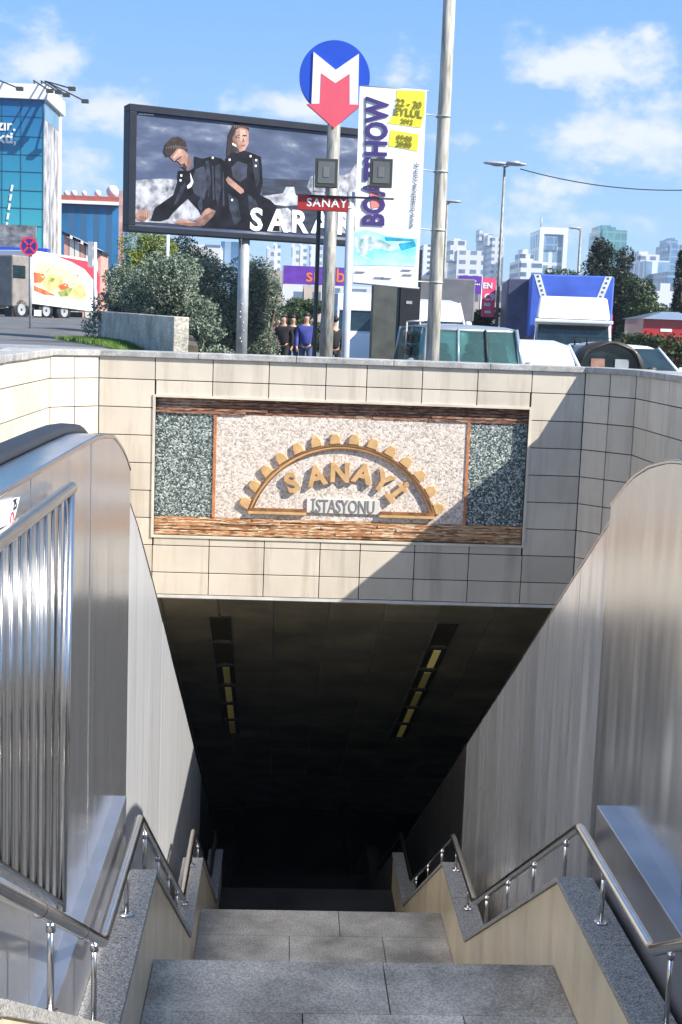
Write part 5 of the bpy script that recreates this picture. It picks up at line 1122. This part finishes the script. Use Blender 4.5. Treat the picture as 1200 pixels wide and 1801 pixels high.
HD = [(1092, 1150, 590, 42.5, 'low green hedge in front of the red kiosk'), (1150, 1230, 593, 42, 'low green hedge running to the right edge')]
for i, (xa, xb, tp, Y, lab) in enumerate(HD):
    a = at(xa, tp, Y); b = at(xb, tp, Y); g0 = G0(xa, Y); t = thing('hedge', lab, 'hedge', ((a.x+b.x)/2, Y, g0))
    leaves([(a.x+(b.x-a.x)*(k+.5)/6, Y, g0+(a.z-g0)*.55, (b.x-a.x)*.13, .4, (a.z-g0)*.5) for k in range(6)], 4500, .12, LM['mid'], 'foliage', t, seed=7+i)
# red kiosk and small figures on the right
a = at(1130, 596, 45); b = at(1225, 564, 45); t = thing('red_kiosk', 'red kiosk with pale roof behind the hedge at the right', 'kiosk', (a.x, 45, -1.7))
MB().box(a.x, b.x, 45, 47.5, -1.7, b.z).build('wall', M['redcar'], t)
MB().loft([[(a.x-.1, 44.8, b.z), (b.x+.1, 44.8, b.z), (b.x+.1, 47.7, b.z), (a.x-.1, 47.7, b.z)], [(a.x+.9, 45.8, b.z+.28), (b.x-.4, 45.8, b.z+.28), (b.x-.4, 46.8, b.z+.28), (a.x+.9, 46.8, b.z+.28)]]).build('roof', M['silver'], t)
mb = MB(); c_ = at(1172, 581, 44.97); mb.box(c_.x-.2, c_.x+.2, 44.98, 44.995, c_.z-.05, c_.z+.05); mb.build('sign_plate', M['white'], t)
a = at(1070, 552, 43); t = thing('red_box', 'small red box beside the white truck cab', 'box', (a.x, 43, -1.7)); MB().bbox(a.x-.14, a.x+.16, 43, 43.5, -1.7, a.z, .03).build('cabinet', M['red'], t); MB().box(a.x-.1, a.x+.1, 42.98, 42.995, a.z-.5, a.z-.1).build('door', M['darkred'], t)

# ------------------------------------------------------------------ buildings
def facade_mat(name, wall, glass, sx, sz, fx=.6, fz=.6, rough=.4):
    m, n, l, b = newmat(name); t = n.new('ShaderNodeTexCoord'); s_ = n.new('ShaderNodeSeparateXYZ'); l.new(t.outputs['Object'], s_.inputs[0])
    def sq(o_, per, fr):
        d = n.new('ShaderNodeMath'); d.operation = 'DIVIDE'; l.new(o_, d.inputs[0]); d.inputs[1].default_value = per
        f = n.new('ShaderNodeMath'); f.operation = 'FRACT'; l.new(d.outputs[0], f.inputs[0]); g_ = n.new('ShaderNodeMath'); g_.operation = 'LESS_THAN'; l.new(f.outputs[0], g_.inputs[0]); g_.inputs[1].default_value = fr; return g_.outputs[0]
    ad = n.new('ShaderNodeMath'); ad.operation = 'ADD'; l.new(s_.outputs[0], ad.inputs[0]); l.new(s_.outputs[1], ad.inputs[1])
    mu = n.new('ShaderNodeMath'); mu.operation = 'MULTIPLY'; l.new(sq(ad.outputs[0], sx, fx), mu.inputs[0]); l.new(sq(s_.outputs[2], sz, fz), mu.inputs[1])
    nz_ = tex_noise(n, l, .13, 3); mxx = n.new('ShaderNodeMix'); mxx.data_type = 'RGBA'; l.new(mu.outputs[0], mxx.inputs['Factor']); mxx.inputs['A'].default_value = (*wall, 1)
    l.new(ramp(n, l, nz_.outputs['Fac'], [(.35, tuple(v*.6 for v in glass)), (.65, tuple(min(1, v*1.3) for v in glass))]), mxx.inputs['B']); l.new(mxx.outputs['Result'], b.inputs['Base Color']); b.inputs['Roughness'].default_value = rough
    return m
def slab_tower(name, label, x0, x1, top, Y, mat, extra=None, depth=25, group=None):
    a = at(x0, 600, Y); b = at(x1, 600, Y); zt = at((x0+x1)/2, top, Y).z; t = thing(name, label, 'tower', ((a.x+b.x)/2, Y, -2), group)
    MB().box(a.x, b.x, Y, Y+depth, -2, zt).build('wall', mat, t)
    return t, a.x, b.x, zt
W1 = facade_mat('white_flats', (.62, .64, .68), (.22, .27, .34), 5, 3.2, .55, .5); W2 = facade_mat('pale_flats', (.66, .66, .66), (.16, .22, .30), 3.6, 3.0, .6, .45)
W3 = facade_mat('banded_flats', (.7, .72, .74), (.10, .16, .24), 60, 3.4, .97, .5); GB = facade_mat('blue_glass_tower', (.24, .34, .46), (.10, .20, .34), 4, 3.6, .85, .8, .15); GG = facade_mat('green_glass_tower', (.16, .34, .36), (.08, .24, .26), 3, 3.6, .85, .8, .15)
GW = facade_mat('white_grid_tower', (.70, .73, .76), (.20, .32, .44), 6, 7, .7, .8, .2); BRK = facade_mat('brown_flats', (.46, .38, .32), (.12, .14, .17), 3, 3, .5, .5)
def crown(t, parts, Y, mat=None, nm='roof_block'):
    for i_, (x0, x1, t0, b0) in enumerate(parts):
        a = at(x0, b0, Y-1); b = at(x1, t0, Y-1); MB().box(a.x, b.x, Y+.5+.7*i_, Y+12-.5*i_, a.z-3, b.z).build(nm, mat or M['white'], t)
SKY = [
 ('left white block of the cluster between the bush and the sign pole', 466, 478, 437, 520, W1, [(469, 475, 432, 440)]), ('white block with stepped top second from the bush', 479, 489, 431, 540, W2, [(481, 487, 427, 434)]),
 ('white twin block just left of the metro pole', 510, 522, 434, 560, W1, [(513, 519, 428, 436)]), ('tall white block beside the metro pole', 523, 535, 431, 560, W2, [(526, 532, 427, 434)]), ('white block partly behind the metro pole', 541, 562, 433, 580, W1, [(545, 556, 429, 436)]),
 ('low block behind the purple banner left of the metro pole', 497, 530, 497, 90, W2, []), ('beige low block right of the low block behind the metro pole', 532, 562, 502, 95, BRK, []),
 ('striped white tower right beside the tall pole', 738, 752, 430, 450, facade_mat('striped_flats', (.75, .76, .78), (.10, .15, .22), 600, 1.9, .99, .45), []), ('dark blue and white block behind the tall pole', 776, 800, 434, 560, W1, [(783, 790, 428, 436)]), ('white block with green glass strips', 797, 843, 440, 430, W2, [(793, 822, 422, 442), (800, 812, 419, 424)]),
 ('white tower with stepped top left of the tall lamp', 842, 858, 410, 640, W1, [(844, 850, 403, 412)]), ('white tower with round corner beside the tall lamp', 857, 878, 417, 620, W2, [(859, 868, 413, 420), (873, 882, 428, 450)]),
 ('white terraced tower of bands', 909, 946, 458, 500, W3, [(916, 940, 446, 460), (921, 931, 438, 448)]), ('square white-framed glass tower with a thin mast', 940, 986, 404, 600, GW, []),
 ('green glass tower behind the dark trees', 1048, 1091, 404, 560, GG, [(1053, 1085, 399, 406), (1060, 1078, 396, 401)]), ('pale wide block right of the trees with roof lettering', 1117, 1150, 447, 470, W2, [(1126, 1142, 442, 448)]), ('pale blue glass block behind the right trees', 1128, 1168, 458, 420, GW, []),
 ('blue glass tower near the right edge', 1167, 1200, 430, 650, GB, [(1173, 1195, 422, 432), (1182, 1190, 418, 424)]), ('grey low block at the right edge', 1166, 1200, 478, 400, GB, []),
 ('blue-grey low block seen under the billboard beside the post', 385, 420, 425, 130, GB, []), ('pale house under the billboard left of the post', 330, 384, 430, 125, W2, [])]
for lab, x0, x1, tp, Y, m_, cr in SKY:
    t, xa, xb, zt = slab_tower('tower_block' if Y > 300 else 'building', lab, x0, x1, tp, Y, m_); crown(t, cr, Y, m_)
    if 'square white-framed' in lab:
        mb = MB(); mb.box(xa-.4, xa+1.6, Y-1.2, Y-.1, -2, zt+1); mb.box(xb-1.6, xb+.4, Y-1.2, Y-.1, -2, zt+1); mb.box(xa+1.6, xb-1.6, Y-1.2, Y-.1, zt-2, zt+1); mb.build('frame', M['white'], t); MB().tube([(xa+.5, Y+2, zt), (xa+.5, Y+2, zt+6)], .35, 6).build('mast', M['galv'], t)
        MB().box(xa+1.7, (xa*.35+xb*.65), Y-.6, Y-.2, zt-9, zt-2.2).build('glass_panel', GB, t)
    if 'green glass strips' in lab:
        for f in (.25, .62): MB().box(xa+(xb-xa)*f, xa+(xb-xa)*(f+.2), Y-.4, Y-.1, -2, zt-8).build('glass_strip', GG, t)
    if 'roof lettering' in lab: mb = MB(); [mb.box(xa+(xb-xa)*(.25+.12*k), xa+(xb-xa)*(.33+.12*k), Y-.8, Y-.3, zt-4, zt-2.2) for k in range(5)]; mb.build('roof_lettering', M['dark'], t)

# big blue wrapped building at the left
bl0 = at(-60, 435, 90); bl1 = at(77, 176, 90); Yb = 90; 
t = thing('office_building', 'large office block wrapped in a blue-green advert at the left edge', 'building', (bl1.x, Yb, -1))
wm, wn, wl, wb = newmat('blue_wrap'); tcw = wn.new('ShaderNodeTexCoord'); sw = wn.new('ShaderNodeSeparateXYZ'); wl.new(tcw.outputs['Object'], sw.inputs[0]); mr = wn.new('ShaderNodeMapRange'); mr.inputs['From Min'].default_value = 5; mr.inputs['From Max'].default_value = 16; wl.new(sw.outputs[2], mr.inputs['Value'])
wl.new(ramp(wn, wl, mr.outputs[0], [(0, (.06, .40, .42)), (.45, (.03, .25, .38)), (1, (.01, .10, .30))]), wb.inputs['Base Color']); wb.inputs['Roughness'].default_value = .35
ztb = bl1.z; YB2 = 95.7
MB().box(bl0.x-10, bl1.x, Yb, YB2, -1, ztb).build('wall', wm, t)
mg = MB()
for py in (206, 241, 273, 303, 336, 367, 398): zz = at(60, py, Yb).z; mg.box(bl0.x-10, bl1.x, Yb-.03, Yb-.004, zz-.02, zz+.02)
for px in (4, 37, 76): xx = at(px, 300, Yb).x; mg.box(xx-.02, xx+.02, Yb-.034, Yb-.031, 4.2, ztb)
mg.build('wrap_seams', mk('seam_dark_teal', (.01, .08, .14), .5), t)
mb = MB(); put_text(mb, 'azır.', 1.0, (at(6, 221, Yb).x, Yb-.05, at(8, 221, Yb).z), (1, 0, 0), (0, 0, 1), depth=.01, offset=.02); mb.build('lettering', M['white'], t); mb = MB(); put_text(mb, 'exti,', 1.0, (at(6, 243, Yb).x, Yb-.05, at(6, 243, Yb).z), (1, 0, 0), (0, 0, 1), depth=.01, offset=.03); mb.build('lettering', M['white'], t)
mb = MB()
for k in range(6): a = at(20.5-k*2.3, 330+k*16.5, Yb); mb.prism([Vector((a.x-.08, Yb-.06, a.z-.24)), Vector((a.x+.06, Yb-.06, a.z-.24)), Vector((a.x+.14, Yb-.06, a.z+.18)), Vector((a.x, Yb-.06, a.z+.18))], (0, .02, 0))
mb.build('dashed_line', M['white'], t)
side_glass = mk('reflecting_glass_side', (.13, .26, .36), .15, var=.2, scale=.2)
sd_ = mk('painted_reflection', (.42, .38, .35), .3, var=.6, scale=1.1, c2=(.07, .065, .06), stretch=(1, 1, .5))  # building reflection put into the base colour as stretched noise
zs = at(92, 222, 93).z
MB().box(bl1.x+.004, bl1.x+.05, Yb+.05, YB2, zs, ztb).build('glass_side', side_glass, t); MB().box(bl1.x+.004, bl1.x+.05, Yb+.05, YB2, -1, zs-.01).build('painted_reflection_side', sd_, t)
MB().box(bl0.x-10, bl1.x+.3, Yb-.3, YB2+1, ztb+.005, ztb+.95).build('parapet', M['white'], t)
MB().box(bl1.x-.1, bl1.x+.12, YB2+.01, YB2+.6, -1, ztb+.002).build('corner_column', M['cream_p'], t)
MB().box(bl1.x-3, bl1.x-.4, Yb-.5, Yb-.1, 3.9, 7.0-1.0).build('lower_window', mk('grey_window', (.2, .2, .2), .3, var=.4), t)
mb = MB(); mb.box(bl0.x-10, bl1.x+.5, Yb-1.2, Yb-.05, at(40, 450, Yb).z, at(40, 437, Yb).z); mb.build('canopy', M['blue'], t)
mb = MB(); mb.box(bl0.x-10, bl1.x, Yb-.6, Yb-.08, -1, at(40, 452, Yb).z); mb.build('shopfront', M['lampblack'], t)
for i, (px, py, px2, py2) in enumerate(((-5, 153, 35, 156), (62, 158, 88, 160), (75, 168, 103, 162), (95, 170, 117, 167), (108, 160, 127, 156), (120, 178, 150, 178))):
    a = at(px, py+14, Yb+1); b = at(px2, py2, Yb-2); f = thing('roof_floodlight', '%s floodlight arm from the left on the roof edge of the wrapped office block' % ['first', 'second', 'third', 'fourth', 'fifth', 'sixth'][i], 'floodlight', (a.x, Yb+1, ztb+.95), 'floodlight arms on the office roof')
    x0 = min(a.x, bl1.x); MB().tube([(x0, Yb+1, ztb+.9), (x0, Yb+.5, ztb+1.3), (b.x, b.y, b.z)], .05, 6).build('arm', M['lampblack'], f); MB().box(b.x-.22, b.x+.22, b.y-.2, b.y+.15, b.z-.12, b.z+.1).build('lamp_head', M['lampblack'], f)
# blue low building
Yc = 118; a = at(108, 445, Yc); b = at(209, 362, Yc); t = thing('blue_building', 'lower building with dark blue striped facade and red band under the roof', 'building', (a.x, Yc, -1))
MB().box(a.x, b.x, Yc, Yc+20, -1, b.z).build('wall', facade_mat('blue_stripe_facade', (.05, .13, .24), (.03, .16, .34), 1.1, 40, .5, .98), t)
MB().box(a.x, b.x+.1, Yc-.4, Yc+20, b.z+.005, at(150, 345, Yc).z).build('red_band', mk('red_brick_band', (.42, .10, .07), .7), t); MB().box(a.x, b.x+.2, Yc-.5, Yc-.41, b.z, b.z+.28).build('band_trim', M['white'], t)
for i, (px, py, r_) in enumerate(((198, 337, .55), (172, 340, .3), (130, 340, .28), (148, 340, .22), (117, 340, .25))):
    p = at(px, py, Yc+2); d = thing('roof_dish', ['largest white dish at the right end of the blue building roof', 'white dish left of the largest one on the blue building roof', 'white dish in the left middle of the blue building roof', 'white dish near the middle of the blue building roof', 'leftmost white dish on the blue building roof'][i], 'satellite dish', (p.x, Yc+2, p.z-r_))
    mb = MB(); mb.sm = True; mb.loft([[(p.x+cos(q*pi/8)*rr, Yc+2+dy, p.z+sin(q*pi/8)*rr) for q in range(16)] for rr, dy in ((r_, 0), (r_*.8, .15), (r_*.4, .3), (.05, .36))]); mb.build('dish', M['white'], d); MB().tube([(p.x, Yc+2.4, p.z-r_-.4), (p.x, Yc+2.2, p.z)], .08, 6).build('mount', M['galv'], d)
mb = MB(); a2 = at(212, 445, 100); zt_ = at(212, 335, 100).z; tag(MB().box(a2.x-.15, a2.x+.2, 100, 100.4, -1, zt_).build('chimney_stack', mk('pinkish_plaster', (.5, .3, .27), .7, var=.3, scale=1), loc=(a2.x, 100, -1)), 'narrow pinkish upright stack at the right end of the blue building', 'chimney')
t, xa, xb, zt = slab_tower('teal_building', 'dark teal building showing between the pinkish stack and the billboard', 216, 262, 392, 128, GB)
# stepped pink and white structure over the truck
for i in range(7):
    px = 113+i*9.5; p = at(px, 413+i*4.8, 75); 
    if i == 0: t = thing('stepped_facade', 'low pink and white facade with stepping roofline behind the delivery truck', 'building', (p.x, 75, -1))
    q = at(px+8.2, 413, 75); MB().box(p.x, q.x, 75, 78, -1, p.z).build('bay', M['cream_p'] if i % 3 else mk('pale_pink_plaster', (.62, .33, .26), .7), t)
    mb = MB(); mb.prism([Vector((p.x-.1, 74.8, p.z+.02)), Vector((q.x+.1, 74.8, p.z-.16)), Vector((q.x+.1, 74.8, p.z+.0)), Vector((p.x-.1, 74.8, p.z+.2))], (0, 3, 0)); mb.build('roof_piece', M['white'] if i % 2 else M['navy'], t)
a = at(-60, 545, 70); b = at(14, 454, 70); t = thing('market_canopy', 'small shop canopy in red and blue at the left edge', 'canopy', (b.x, 70, 0)); MB().box(a.x, b.x, 70, 73, b.z-.5, b.z).build('roof', M['red'], t); MB().box(b.x-.1, b.x, 70, 70.1, 0, b.z-.5).build('post', M['galv'], t)
# long low far blocks so that the road ends against the town
for i, (x0, x1, tp, Y, m_, lab) in enumerate(((560, 760, 505, 180, W2, 'long pale low block far behind the kiosk'), (735, 900, 500, 170, BRK, 'long brownish low block behind the trucks'), (900, 1120, 495, 200, W1, 'long pale low block behind the dark trees'), (1100, 1330, 500, 190, W2, 'long low block behind the right hedge'), (170, 500, 470, 160, BRK, 'long low brownish block behind the bushes'))):
    slab_tower('building', lab, x0, x1, tp, Y, m_)

# ------------------------------------------------------------------ air between the street and the far town
hz = MB().box(-420, 420, -25, 720, -14.5, 110).build('haze', M['white']); tag(hz, kind='stuff')
hm = bpy.data.materials.new('haze'); hm.use_nodes = True; hn = hm.node_tree; hn.nodes.clear(); ho = hn.nodes.new('ShaderNodeOutputMaterial'); hv = hn.nodes.new('ShaderNodeVolumePrincipled')
hv.inputs['Color'].default_value = (.75, .86, 1, 1); hv.inputs['Density'].default_value = .00045; hv.inputs['Anisotropy'].default_value = .2; hn.links.new(hv.outputs[0], ho.inputs['Volume']); hz.data.materials.clear(); hz.data.materials.append(hm)
